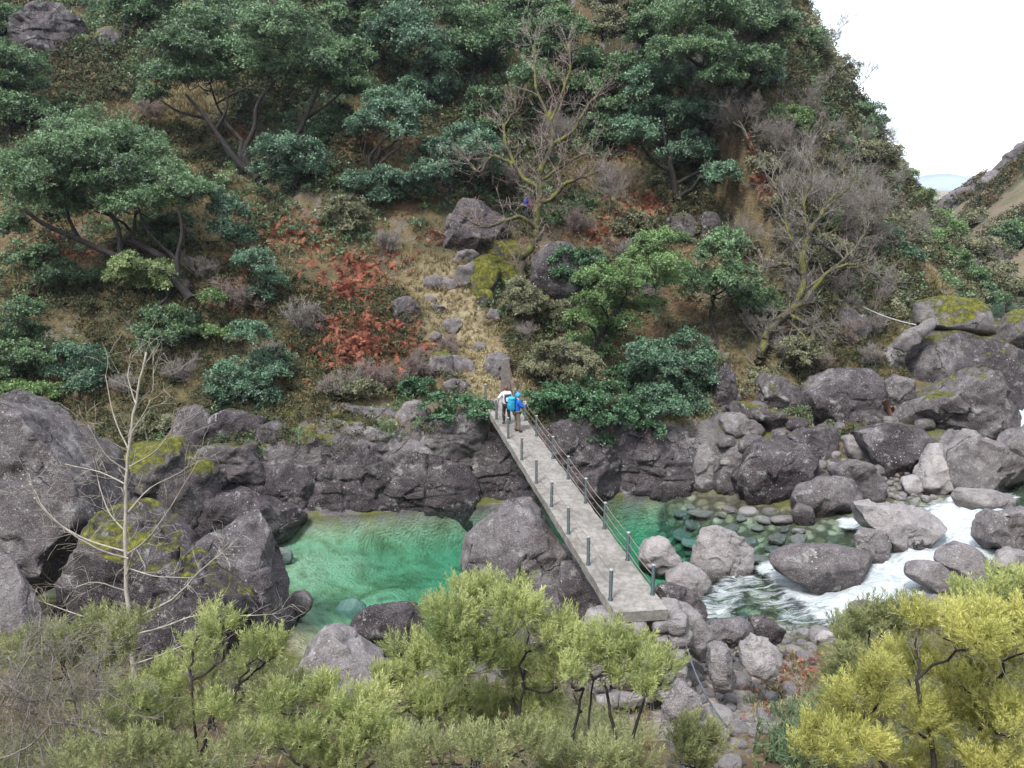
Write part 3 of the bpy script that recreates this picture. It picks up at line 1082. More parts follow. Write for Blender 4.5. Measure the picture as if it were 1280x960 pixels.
# --- the boulder field up the river, on the right
rock('boulder', 'flat slab boulder with a grassy top lying on the huge dark boulder', [(1137, 391), (1149, 376), (1175, 371), (1208, 376), (1224, 385), (1242, 406), (1238, 417), (1204, 415), (1168, 410), (1139, 398)], 44.5, .9, .95, .5, sub=5, p=5, cuts=2, sink=.05, rough=.7)
rock('boulder', 'thin grey slab leaning on the left of the huge dark boulder', [(1114, 428), (1140, 411), (1162, 399), (1172, 403), (1150, 423), (1132, 436)], 42.5, .5, .1, .5, sub=4, p=4, cuts=2)
rock('boulder', 'huge dark purple boulder carrying the grass topped slab', [(1128, 490), (1132, 447), (1150, 424), (1165, 411), (1191, 415), (1237, 428), (1264, 442), (1305, 470), (1312, 520), (1254, 528), (1190, 525), (1140, 520)], 43.5, .6, .58, 1.0, sub=6, p=4.5, cuts=3, rough=.6)
rock('boulder', 'big pyramid boulder with a yellow mossy peak', [(1122, 526), (1145, 501), (1188, 481), (1206, 469), (1218, 461), (1231, 471), (1254, 500), (1274, 531), (1267, 545), (1237, 551), (1195, 543), (1155, 539), (1126, 536)], None, .75, .55, .8, sub=6, p=5.4, cuts=4)
rock('boulder', 'split grey boulder with a flat tilted face at the head of the rapids', [(1176, 590), (1184, 560), (1193, 540), (1208, 541), (1230, 553), (1256, 567), (1278, 587), (1286, 604), (1257, 614), (1224, 620), (1190, 610)], None, .75, .02, .55, sub=6, p=5.8, cuts=3, rough=.8)
rock('boulder', 'grey boulder cut off by the right edge behind the split one', [(1248, 560), (1262, 545), (1290, 532), (1312, 560), (1310, 595), (1270, 588)], None, .8, .02, .6, sub=5)
rock('boulder', 'dark wedge boulder with driftwood at its foot', [(1070, 541), (1109, 533), (1155, 538), (1169, 550), (1156, 572), (1132, 594), (1113, 597), (1096, 580), (1078, 560)], None, .8, .05, 1.0, sub=5, p=5.6, cuts=4)
rock('boulder', 'pale rounded boulder left of the driftwood wedge', [(1056, 548), (1070, 541), (1088, 543), (1101, 560), (1099, 577), (1074, 577), (1058, 564)], None, .8, .2, .35, sub=5)
rock('boulder', 'flat mossy dark boulder above the pebbles', [(985, 545), (1010, 536), (1037, 531), (1047, 545), (1045, 567), (1018, 574), (992, 558)], None, .8, .36, .95, sub=5, cuts=4)
rock('boulder', 'broad dark boulder at the back of the right hand pool', [(921, 594), (932, 574), (945, 557), (981, 547), (999, 556), (1024, 588), (1020, 606), (992, 631), (958, 634), (934, 618)], None, .7, .14, 1.0, sub=6, p=5.2, cuts=4)
rock('boulder', 'lichen covered flat boulder at the pool edge', [(989, 622), (1003, 608), (1030, 598), (1056, 598), (1078, 613), (1071, 636), (1044, 646), (1010, 645)], None, .8, .12, .7, sub=5, cuts=5)
rock('boulder', 'small brown rock with an orange foot in the pool edge', [(989, 638), (1001, 626), (1015, 634), (1019, 650), (1003, 657), (993, 650)], None, .8, 0, .8, 'rock', sub=4, wet=.4, p=2.6)
rock('boulder', 'long grey boulder lying behind the lichen covered one', [(1036, 588), (1058, 577), (1080, 580), (1104, 604), (1102, 622), (1078, 630), (1058, 612)], None, .8, .02, .75, sub=5)
rock('boulder', 'small blocky blue grey rock among the pebbles', [(1086, 584), (1098, 579), (1107, 583), (1107, 597), (1094, 602), (1086, 594)], None, .8, 0, .55, 'rock', sub=4, p=4)
rock('boulder', 'big pale flat boulder with a cracked nose in the rapids', [(1066, 640), (1074, 632), (1108, 631), (1153, 638), (1168, 648), (1180, 676), (1150, 684), (1110, 676), (1082, 660)], None, .8, 0, .22, sub=6, p=5.4, cuts=5)
rock('boulder', 'small cream boulder beside the pebble bank', [(1125, 606), (1130, 598), (1142, 595), (1156, 604), (1163, 614), (1150, 621), (1134, 617)], None, .8, 0, .1, 'rock', sub=4)
rock('boulder', 'pale water worn boulder under the split grey one', [(1180, 622), (1200, 609), (1240, 612), (1268, 620), (1266, 634), (1206, 636)], None, .8, 0, .3, sub=5, wet=.3, p=2.6)
rock('boulder', 'cream coloured smooth boulder in the gap beside the driftwood', [(1147, 590), (1166, 556), (1182, 556), (1182, 594), (1196, 613), (1168, 620), (1150, 606)], None, .7, 0, .12, sub=5)
rock('boulder', 'broad twin topped rock at the foot of the hill', [(1006, 505), (1018, 474), (1046, 462), (1060, 464), (1080, 462), (1100, 474), (1109, 496), (1100, 520), (1075, 537), (1040, 534), (1010, 530)], None, .7, .25, .95, sub=6, cuts=5)
rock('boulder', 'grey standing rock right of the twin topped one', [(1104, 483), (1118, 471), (1138, 477), (1141, 501), (1128, 522), (1110, 514)], None, .8, .12, .7, sub=5)
rock('boulder', 'pale block below the leaning slab', [(1102, 445), (1116, 430), (1132, 436), (1134, 462), (1118, 470), (1104, 466)], 44, .8, .2, .4, sub=5, p=4)
rock('boulder', 'round mossy boulder below the mossy leaning tree', [(948, 474), (958, 465), (981, 474), (1005, 491), (1002, 511), (981, 519), (955, 500)], None, .8, .55, .85, sub=5)
rock('boulder', 'tall smooth rock left of the mossy leaning tree', [(892, 470), (900, 457), (910, 454), (920, 474), (919, 502), (906, 513), (894, 503)], None, .8, .15, .95, sub=5)
rock('boulder', 'flat mossy rock over a dark hollow by the mossy tree', [(910, 510), (920, 502), (945, 507), (981, 521), (986, 537), (968, 542), (950, 528), (916, 518)], None, .8, .6, .85, sub=5)
rock('boulder', 'white lichened rock in the dark hollow', [(894, 526), (906, 516), (928, 517), (946, 530), (957, 544), (924, 545), (900, 540)], None, .8, .1, .5, sub=5)
rock('boulder', 'tall grey waterside rock with pale streaks', [(865, 580), (870, 562), (884, 552), (897, 565), (899, 600), (890, 620), (868, 618)], None, .8, .04, .5, sub=5)
rock('boulder', 'rounded block right of the pale streaked rock', [(898, 570), (908, 557), (928, 556), (942, 568), (932, 588), (906, 592)], None, .8, .04, .65, sub=5)
rock('boulder', 'squat dark rock at the water left of the broad boulder', [(893, 606), (902, 588), (920, 585), (934, 596), (932, 616), (912, 620), (896, 618)], None, .8, .04, .85, sub=5)
rock('boulder', 'olive mossy crag standing above the river hollow', [(1030, 440), (1034, 405), (1050, 384), (1064, 384), (1082, 408), (1088, 440), (1070, 462), (1040, 458)], 46.5, .7, .55, .8, sub=6, cuts=6)
rock('boulder', 'yellow mossy boulder at the right edge behind the huge dark one', [(1246, 425), (1258, 398), (1285, 385), (1310, 400), (1312, 450), (1270, 445)], 56, .8, .85, .7, sub=5)
rock('boulder', 'pale block boulder standing in the shallows', [(868, 702), (870, 684), (876, 664), (898, 662), (926, 672), (940, 686), (934, 708), (912, 720), (884, 718)], None, .75, 0, .28, sub=6, p=5.2, cuts=5)
rock('boulder', 'long smooth boulder in the middle of the rapids', [(959, 704), (966, 692), (980, 684), (1000, 680), (1046, 681), (1080, 688), (1100, 702), (1104, 718), (1094, 738), (1046, 738), (1005, 733), (974, 718)], None, .75, 0, .72, sub=6, p=2.6, cuts=2, rough=.6)
rock('boulder', 'wet brown flat rock behind the long smooth boulder', [(1066, 668), (1082, 662), (1104, 667), (1112, 682), (1108, 706), (1090, 704), (1072, 686)], None, .8, 0, .55, sub=5, wet=.5)
rock('boulder', 'low smooth boulder at the lower side of the rapids', [(1127, 712), (1136, 702), (1152, 700), (1172, 702), (1196, 718), (1210, 736), (1196, 747), (1162, 735), (1138, 724)], None, .75, 0, .5, sub=5, cuts=3, rough=.7, p=2.6)
rock('boulder', 'humped smooth boulder right of the low one in the rapids', [(1168, 700), (1178, 684), (1192, 675), (1216, 683), (1240, 707), (1254, 728), (1238, 742), (1212, 742), (1192, 716)], None, .75, 0, .5, sub=5, cuts=3, rough=.7, p=2.6)
rock('boulder', 'squared grey boulder at the right edge of the rapids', [(1219, 671), (1230, 654), (1244, 640), (1282, 636), (1312, 656), (1310, 692), (1268, 694), (1240, 682)], None, .75, 0, .6, sub=5, p=5.4)
rock('boulder', 'flat pale rock at the right edge below the squared boulder', [(1230, 698), (1252, 688), (1290, 690), (1314, 705), (1300, 722), (1258, 720)], None, .8, 0, .4, sub=5)
rock('boulder', 'round grey boulder at the near edge of the rapids', [(1126, 776), (1136, 758), (1150, 748), (1173, 746), (1194, 753), (1204, 778), (1190, 790), (1148, 792)], None, .8, 0, .55, sub=5)
rock('boulder', 'small dark rock in the foam left of the round grey boulder', [(1060, 768), (1068, 757), (1082, 751), (1098, 758), (1104, 774), (1086, 782), (1068, 780)], None, .8, 0, .7, 'rock', sub=4, wet=.4)
rock('boulder', 'half white rock beside the last bridge posts', [(798, 692), (806, 678), (816, 668), (834, 676), (852, 700), (842, 714), (818, 718), (802, 706)], None, .8, 0, .12, sub=5, p=5.4)
rock('boulder', 'angular pale rock below the half white one', [(831, 722), (842, 712), (858, 706), (880, 714), (887, 730), (872, 742), (842, 738)], None, .8, 0, .3, sub=5, p=5.6)
rock('boulder', 'dark cracked rock beside the near bridge end', [(818, 738), (832, 730), (854, 731), (872, 742), (882, 756), (876, 778), (856, 776), (834, 758)], 22.4, .8, 0, .9, sub=5)
rock('boulder', 'grey rock under the pipe next to the stone footing', [(838, 760), (852, 752), (872, 768), (892, 793), (884, 812), (858, 812), (842, 790)], 20.6, .8, 0, .4, sub=5)
rock('boulder', 'flat dark rock tilted into the shallows', [(868, 790), (890, 778), (934, 774), (940, 786), (922, 802), (900, 812), (880, 806)], 20.8, .7, 0, .7, sub=5, cuts=3)
rock('boulder', 'narrow dark rock like a log at the shallows edge', [(936, 772), (948, 768), (974, 784), (988, 794), (966, 803), (944, 794)], 20.9, .8, 0, .95, 'rock', sub=4)
rock('boulder', 'long upright grey slab among the rubble', [(888, 812), (898, 802), (912, 812), (918, 846), (908, 868), (892, 858), (886, 836)], 18.6, .8, 0, .5, sub=5)
rock('boulder', 'large blue grey rock at the left of the rubble', [(828, 882), (838, 862), (852, 854), (876, 870), (872, 898), (856, 910), (836, 904)], 16.6, .8, .02, .5, sub=5)
rock('boulder', 'black and white spotted boulder in the rubble', [(926, 806), (940, 796), (962, 802), (978, 816), (970, 836), (944, 842), (928, 826)], 18.6, .8, 0, .2, sub=5)
rock('boulder', 'big grey boulder at the end of the pipe', [(888, 940), (896, 922), (915, 914), (930, 928), (930, 950), (912, 962), (892, 958)], 14.9, .8, 0, .55, sub=5)
rock('boulder', 'lone white stone at the edge of the shallows', [(1020, 800), (1026, 791), (1040, 790), (1048, 798), (1042, 806), (1028, 806)], None, .8, 0, .0, 'rock', sub=4)
# --- stones up the path and the slope
rock('boulder', 'large mossy boulder with a white streak leaning over the path head', [(546, 314), (554, 290), (566, 270), (580, 254), (606, 258), (630, 276), (632, 292), (610, 308), (575, 318)], None, .8, .42, .9, sub=6, p=5.2, cuts=4)
rock('boulder', 'dark block standing left of the stepped path', [(489, 402), (492, 376), (508, 370), (524, 380), (526, 402), (516, 410), (496, 410)], None, .8, .05, .85, sub=5, p=4)
rock('boulder', 'grey boulder behind the wooden post at the far bridge end', [(604, 460), (612, 443), (624, 439), (636, 446), (640, 466), (630, 478), (610, 474)], None, .8, .12, .7, sub=5)
rock('boulder', 'yellow mossy stone beside the lower path', [(533, 462), (540, 446), (556, 438), (570, 448), (568, 464), (550, 472)], None, .8, .8, .6, 'rock', sub=4)
rock('boulder', 'flat dark topped stone on the wall left of the bridge', [(553, 482), (562, 474), (580, 473), (588, 482), (580, 494), (560, 496)], None, .9, .35, .7, 'rock', sub=4)
rock('boulder', 'shadowed boulder behind the mossy oak root', [(660, 356), (668, 322), (700, 306), (735, 320), (748, 350), (730, 372), (690, 372)], None, .8, .12, 1.0, sub=5)
rock('boulder', 'left one of two mossy boulders under the red bracken', [(826, 292), (832, 272), (854, 264), (872, 274), (876, 294), (850, 302)], None, .8, .55, .85, sub=5)
rock('boulder', 'right one of two mossy boulders under the red bracken', [(872, 294), (876, 270), (890, 264), (902, 278), (906, 296), (890, 304)], None, .8, .5, .85, sub=5)
rock('outcrop', 'dark wet outcrop at the top left corner of the hillside', [(16, 62), (30, 28), (50, 10), (78, 8), (98, 30), (108, 58), (88, 80), (44, 78)], None, .6, .3, 1.0, 'outcrop', sub=6, ledge=.8, wet=.4)
rock('outcrop', 'mossy rock right of the top left outcrop', [(118, 60), (126, 38), (144, 34), (156, 48), (150, 62), (132, 66)], None, .7, .7, .8, 'outcrop', sub=4)
for _i, (_l, _o, _m) in enumerate([
        ('grey flat slab at the top of the stepped path', [(546, 360), (552, 348), (570, 346), (576, 356), (562, 364)], .02),
        ('largest pale slab beside the mossy stones at the path top', [(562, 354), (574, 334), (592, 326), (596, 346), (580, 360)], .06),
        ('grey slab below the leaning boulder', [(564, 328), (572, 316), (592, 312), (600, 320), (584, 330)], .1),
        ('wide slab in the middle of the upper path', [(526, 362), (534, 346), (550, 344), (556, 354), (544, 364)], .0),
        ('round topped stone in the middle of the grassy path', [(550, 412), (556, 400), (572, 398), (580, 406), (570, 416)], .02),
        ('flat step below the upper path slabs', [(528, 388), (540, 380), (556, 382), (556, 390), (538, 394)], .0),
        ('narrow step stone right of the dark block', [(522, 376), (534, 370), (546, 372), (544, 380), (528, 382)], .0),
        ('small pale stone low on the grassy path', [(590, 436), (596, 428), (606, 430), (606, 440), (596, 442)], .05),
        ('sunken stone on the right side of the grassy path', [(582, 418), (592, 408), (604, 412), (602, 420), (590, 422)], .1),
        ('long low ledge stone crossing the lower path', [(556, 450), (570, 444), (592, 452), (600, 464), (580, 466), (562, 460)], .1),
        ('small stone left of the lower path', [(536, 424), (544, 414), (552, 418), (550, 428), (540, 430)], .1),
        ('white edged stone at the right of the path under the olive bush', [(606, 398), (612, 386), (624, 388), (626, 398), (614, 402)], .3)]):
    rock('path_stone', _l, _o, None, .9, _m, .6, 'stone', 'stones of the stepped path', sub=4, p=5.4, cuts=3)
for _i, (_l, _o) in enumerate([
        ('bright mossy boulder at the foot of the oak trunk', [(586, 356), (594, 330), (608, 322), (618, 340), (612, 362), (596, 366)]),
        ('moss cushioned stone left of the oak root', [(598, 330), (612, 320), (628, 326), (630, 338), (610, 342)]),
        ('low mossy stone below the bright mossy boulder', [(596, 374), (602, 364), (612, 364), (614, 376), (604, 382)]),
        ('mossy stone between the leaning boulder and the oak', [(610, 318), (622, 304), (640, 302), (648, 316), (632, 324)]),
        ('mossy stone right of the oak root', [(664, 362), (672, 344), (682, 342), (684, 358), (676, 368)]),
        ('mossy stone right of the olive bush', [(670, 396), (674, 376), (684, 372), (688, 388), (680, 400)]),
        ('dark mossy stone under the oak branch', [(614, 345), (624, 332), (640, 334), (644, 348), (628, 354)])]):
    _o = [((a - sum(q[0] for q in _o) / len(_o)) * 1.3 + sum(q[0] for q in _o) / len(_o), (b - sum(q[1] for q in _o) / len(_o)) * 1.3 + sum(q[1] for q in _o) / len(_o)) for a, b in _o]
    rock('mossy_stone', _l, _o, None, .8, 1.45, .8, 'stone', 'mossy stones at the oak', sub=4)


# ================================================================== THE FOOTBRIDGE
A0, A1 = W(763, 750, 21.5), W(607, 503, 38.0)       # feet of the first and last left posts
A0[2] -= .0
axis_v = A1 - A0
L = np.linalg.norm(axis_v)
ex = axis_v / L
ey = np.array([ex[1], -ex[0], 0.0])
ey /= np.linalg.norm(ey)                              # to the right of someone walking away
ez = np.cross(ey, ex)
BW = 1.42                                             # deck width


def BP(t, s, h):
    """bridge coordinates: t metres from the first left post, s metres right of the left edge, h above the deck"""
    return A0 + ex * t + ey * (s - .1) + np.array([0, 0, h])


def box_pts(V, F, corners):
    n = len(V)
    V.extend(corners)
    F.extend([[n, n + 3, n + 2, n + 1], [n + 4, n + 5, n + 6, n + 7], [n, n + 1, n + 5, n + 4], [n + 1, n + 2, n + 6, n + 5], [n + 2, n + 3, n + 7, n + 6], [n + 3, n, n + 4, n + 7]])


bridge = thing('footbridge', 'narrow grey concrete footbridge with cable railings crossing the green pool', 'footbridge', BP(L / 2, BW / 2, 0))
BO = np.array(bridge.location)
# deck: a subdivided slab with a slightly ragged edge
nt_, ns_ = 120, 10
tt = np.linspace(-.75, L + .5, nt_)
V = []
for lay, hh in ((0, 0.0), (1, -.30)):
    for t in tt:
        for k in range(ns_):
            s_ = BW * k / (ns_ - 1)
            sk = .10 if t < 0 else 0                    # near end cut slightly askew
            p = BP(t + (BW - s_) * sk * (1 if t < 0 else 0), s_, hh)
            V.append(p)
V = np.array(V)
nz = fbm(V * 3.0, 3, 12) * .012
V[:, 2] += nz * (np.arange(len(V)) < nt_ * ns_)
edge = np.tile(np.array([-1] + [0] * (ns_ - 2) + [1]), nt_ * 2)
V += (edge * fbm(V * 2.2, 3, 14) * .018)[:, None] * ey[None, :]
F = []
N1 = nt_ * ns_
for i in range(nt_ - 1):
    for k in range(ns_ - 1):
        a = i * ns_ + k
        F.append([a, a + 1, a + ns_ + 1, a + ns_])
        F.append([N1 + a, N1 + a + ns_, N1 + a + ns_ + 1, N1 + a + 1])
    for k, fl in ((0, 0), (ns_ - 1, 1)):
        a = i * ns_ + k
        q = [a, a + ns_, N1 + a + ns_, N1 + a]
        F.append(q if not fl else q[::-1])
for k in range(ns_ - 1):
    F.append([k, N1 + k, N1 + k + 1, k + 1])
    a = (nt_ - 1) * ns_ + k
    F.append([a, a + 1, N1 + a + 1, N1 + a])
mesh_obj('deck', V - BO, F, M['concrete'], bridge, smooth=False)
# girder under the deck
V, F = [], []
box_pts(V, F, [BP(-.5, .22, -.5), BP(-.5, BW - .22, -.5), BP(L + .3, BW - .22, -.5), BP(L + .3, .22, -.5), BP(-.5, .22, -.303), BP(-.5, BW - .22, -.303), BP(L + .3, BW - .22, -.303), BP(L + .3, .22, -.303)])
mesh_obj('girder', np.array(V) - BO, F, M['concrete'], bridge, smooth=False)


def along(px, py, side):
    """metres along the bridge for a post foot seen at a pixel"""
    best, bt = 1e9, 0
    for t in np.linspace(-1, L + 2, 700):
        p = BP(t, .1 if side == 0 else BW - .1, 0) - np.array([0, 0, CAMZ])
        z = p @ FWD
        y = 480 - (p @ UP) / z * FPX
        if abs(y - py) < best:
            best, bt = abs(y - py), t
    return bt


PH = .88
LT = [along(0, y, 0) for y in (750, 706, 667, 633, 603.5, 574.5, 548, 524, 503)]
RT = [along(0, y, 1) for y in (743, 700, 661, 629, 599, 573, 545)]
RT += [RT[-1] + 2.0, RT[-1] + 3.9]
post_ends = {0: [], 1: []}
for side, TS in ((0, LT), (1, RT)):
    for i, t in enumerate(TS):
        s_ = .1 if side == 0 else BW - .1
        lean = RNG.normal(0, .012, 2)
        tb = Tubes()
        foot = BP(t, s_, -.012)
        top = BP(t + lean[0], s_ + lean[1], PH)
        tb.add([foot, top], .05, 10)
        po = tb.build('post', M['post'], bridge, BO)
        cp = Tubes()
        cp.add([top + np.array([0, 0, .003]), top + np.array([0, 0, .03])], .054, 10)
        cp.build('cap', M['cap'], po, BO)
        fl = Tubes()
        fl.add([BP(t, s_, .004), BP(t, s_, .02)], .075, 8)
        fl.build('base_plate', M['post'], po, BO)
        post_ends[side].append((t, s_))
anchor = W(634, 452, 39.6)
for side, hs in ((0, (.84, .45)), (1, (.84, .56, .28))):
    for h in hs:
        ts = np.linspace(post_ends[side][0][0], post_ends[side][-1][0], 60)
        pts = []
        for t in ts:
            j = np.searchsorted([q[0] for q in post_ends[side]], t)
            a = post_ends[side][max(0, j - 1)][0]
            b = post_ends[side][min(len(post_ends[side]) - 1, j)][0]
            u = (t - a) / max(.01, b - a)
            pts.append(BP(t, .1 if side == 0 else BW - .1, h - .05 * 4 * u * (1 - u) * (1 if side else 1.6)))
        if side == 1:
            pts.append(anchor + np.array([0, 0, (h - .56) * .7]))
        tb = Tubes()
        tb.add(pts, .015 if side else .010, 5)
        tb.build('cable', M['cable'], bridge, BO)

# wooden end post at the far side
wp = W(632, 462, 39.8)
gz = zground(wp[0], wp[1])
V, F = [], []
w_, d_ = .26, .2
box_pts(V, F, [np.array(c) for c in ((-w_, -d_, -.8), (w_, -d_, -.8), (w_, d_, -.8), (-w_, d_, -.8), (-w_ * .75, -d_ * .8, 1.45), (w_ * .8, -d_ * .8, 1.52), (w_ * .8, d_ * .8, 1.5), (-w_ * .7, d_ * .8, 1.42))])
M['oldwood'] = plain('weathered_grey_timber', (.15, .13, .12), .9, 0, .4, 5, .02)
endpost = mesh_obj('anchor_post', V, F, M['oldwood'], None, (wp[0], wp[1], max(gz, wp[2] - .9)), smooth=False)
tag(endpost, 'thick weathered anchor post where the right hand cables end', 'post')
bv = endpost.modifiers.new('bevel', 'BEVEL')
bv.width, bv.segments = .03, 2


def stone_pile(name, label, spots, base, tone, cat, moss=.05):
    """one masonry mesh of blocky stones laid on each other"""
    Vs, Fs, n = [], [], 0
    v0, f0 = ICO[3]
    for (c, r, sd) in spots:
        rr = np.random.default_rng(sd)
        q = np.sign(v0) * np.abs(v0) ** .55
        q = q / np.abs(q).max() * np.array(r)
        q = q * (1 + .16 * fbm(v0 * 1.3 + rr.uniform(-9, 9, 3), 3, sd)[:, None])
        a = rr.uniform(-.4, .4)
        q = q @ np.array([[math.cos(a), math.sin(a), 0], [-math.sin(a), math.cos(a), 0], [0, 0, 1]])
        Vs.append(q + np.asarray(c))
        Fs.append(f0 + n)
        n += len(v0)
    o = mesh_obj(name, np.concatenate(Vs) - base, np.concatenate(Fs), M['rock'], None, base)
    o['tone'], o['moss'], o['wet'], o['wetz'] = tone, moss, 0.0, -100.0
    return tag(o, label, cat)


sp = []
for row in range(5):
    for k in range(5):
        zz = -.52 - .42 * row
        t = -.55 - .1 * row + RNG.uniform(-.1, .1)
        s_ = -.25 + k * (BW + .7) / 4 + RNG.uniform(-.12, .12) - .1
        sp.append((BP(t, s_, zz), (RNG.uniform(.24, .36), RNG.uniform(.25, .4), RNG.uniform(.17, .24)), 100 + row * 7 + k))
        sp.append((BP(t + .6, s_, zz), (RNG.uniform(.3, .36), RNG.uniform(.3, .4), RNG.uniform(.2, .25)), 200 + row * 7 + k))
stone_pile('bridge_footing', 'dry stone footing under the near end of the footbridge', sp, BP(0, BW / 2, -2.4), .32, 'footing')

# pipe that runs from the bridge end down over the rubble
hp = [(832, 753, 20.6), (846, 775, 19.9), (858, 808, 19.0), (868, 838, 18.0), (884, 872, 16.9), (905, 908, 15.7), (922, 932, 15.0)]
pts = [WF(a, b, c) for a, b, c in hp]
pts = [p if p[2] > zground(p[0], p[1]) + .05 else np.array([p[0], p[1], zground(p[0], p[1]) + .06]) for p in pts]
pp = []
for i in range(len(pts) - 1):
    for u in np.linspace(0, 1, 8, endpoint=False):
        p0, p1, p2, p3 = pts[max(0, i - 1)], pts[i], pts[i + 1], pts[min(len(pts) - 1, i + 2)]
        pp.append(.5 * (2 * p1 + (p2 - p0) * u + (2 * p0 - 5 * p1 + 4 * p2 - p3) * u * u + (3 * p1 - p0 - 3 * p2 + p3) * u ** 3))
tb = Tubes()
tb.add(pp, .024, 8)
o = tb.build('pipe', M['hose'], None, pts[-1])
o.location = pts[-1]
tag(o, 'grey water pipe running down over the rubble from the bridge end', 'pipe')
# thin cable slung to the leaning slab up the river
a, b = WF(1080, 384, 45.5), WF(1145, 406, 41.5)
tb = Tubes()
tb.add([a + (b - a) * u - np.array([0, 0, .22 * 4 * u * (1 - u) * .5]) for u in np.linspace(0, 1, 12)], .028, 5)
o = tb.build('steel_cable', plain('bright_cable', (.42, .43, .45), .5), None, b)
o.location = b
tag(o, 'thin pale cable slung from the crag to the leaning slab', 'cable')

# ================================================================== TREES AND SHRUBS


def gbase(px, py):
    p = ground(px, py)
    return np.array([p[0], p[1], zground(p[0], p[1])])


def branch_path(a, b, rng, wob=.12, up=.15, n=6):
    L_ = np.linalg.norm(b - a)
    t = np.linspace(0, 1, n)[:, None]
    P = a + (b - a) * t
    P = P + np.sin(t * np.pi) * (np.array([0, 0, up * L_]) + rng.normal(0, wob * L_ * .5, 3))
    if n > 3:
        P[1:-1] += rng.normal(0, wob * L_ * .18, (n - 2, 3))
    return P


def limbs(tb, base, trunk, targets, r0, rng, nodes_extra=None):
    """trunk polyline then one limb to each target from the nearest lower node"""
    tr = np.asarray(trunk, float)
    n = len(tr)
    dense = []
    for i in range(n - 1):
        for u in np.linspace(0, 1, 4, endpoint=False):
            dense.append(tr[i] + (tr[i + 1] - tr[i]) * u)
    dense.append(tr[-1])
    dense = np.array(dense)
    dense[1:-1] += rng.normal(0, r0 * .25, (len(dense) - 2, 3))
    rad = np.linspace(r0, r0 * .55, len(dense))
    rad[0] *= 1.35
    tb.add(dense, rad, 8)
    nodes = [(p, r) for p, r in zip(dense[2:], rad[2:])]
    top = tr[-1]
    order = sorted(targets, key=lambda q: np.linalg.norm(q - top))
    for q in order:
        best = min(nodes, key=lambda nd: np.linalg.norm(nd[0] - q) + 1.2 * max(0, nd[0][2] - q[2] + .15))
        P = branch_path(best[0], q, rng, .28, .06, 7)
        r1 = max(.022, min(best[1] * .8, r0 * .6))
        rr = np.linspace(r1, max(.012, r1 * .3), len(P))
        tb.add(P, rr, 6)
        nodes += [(p, r) for p, r in zip(P[2:], rr[2:])]
    return nodes


def puff_points(c, R, n_sub, n_leaf, rng, flat=.72, low=-.35):
    """leaf spray points on lumpy sub-clumps over a puff of foliage; returns pos, dir, tint"""
    d = rng.normal(size=(n_sub * 3, 3))
    d /= np.linalg.norm(d, axis=1, keepdims=True)
    d = d[d[:, 2] > low + rng.uniform(-.25, .25, len(d))][:n_sub]
    rr = R * rng.uniform(.45, 1.0, (len(d), 1)) ** .6
    cc = c + d * rr * np.array([1, 1, flat])
    pos, dr, tn = [], [], []
    for k in range(len(d)):
        m = int(n_leaf * rng.uniform(.6, 1.3))
        g = rng.normal(size=(m, 3)) * R * np.array([.165, .165, .085])
        g[:, 2] -= .6 * (g[:, 0] ** 2 + g[:, 1] ** 2) / max(R, .1)
        p = cc[k] + g
        v = d[k] * .7 + g / max(R, .1) * 1.5 + np.array([0, 0, .55]) + rng.normal(0, .35, (m, 3))
        pos.append(p)
        dr.append(v)
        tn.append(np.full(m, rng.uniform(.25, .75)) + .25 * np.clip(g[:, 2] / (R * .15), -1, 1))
    return np.concatenate(pos), np.concatenate(dr), np.concatenate(tn)


N_LEAVES = [0]


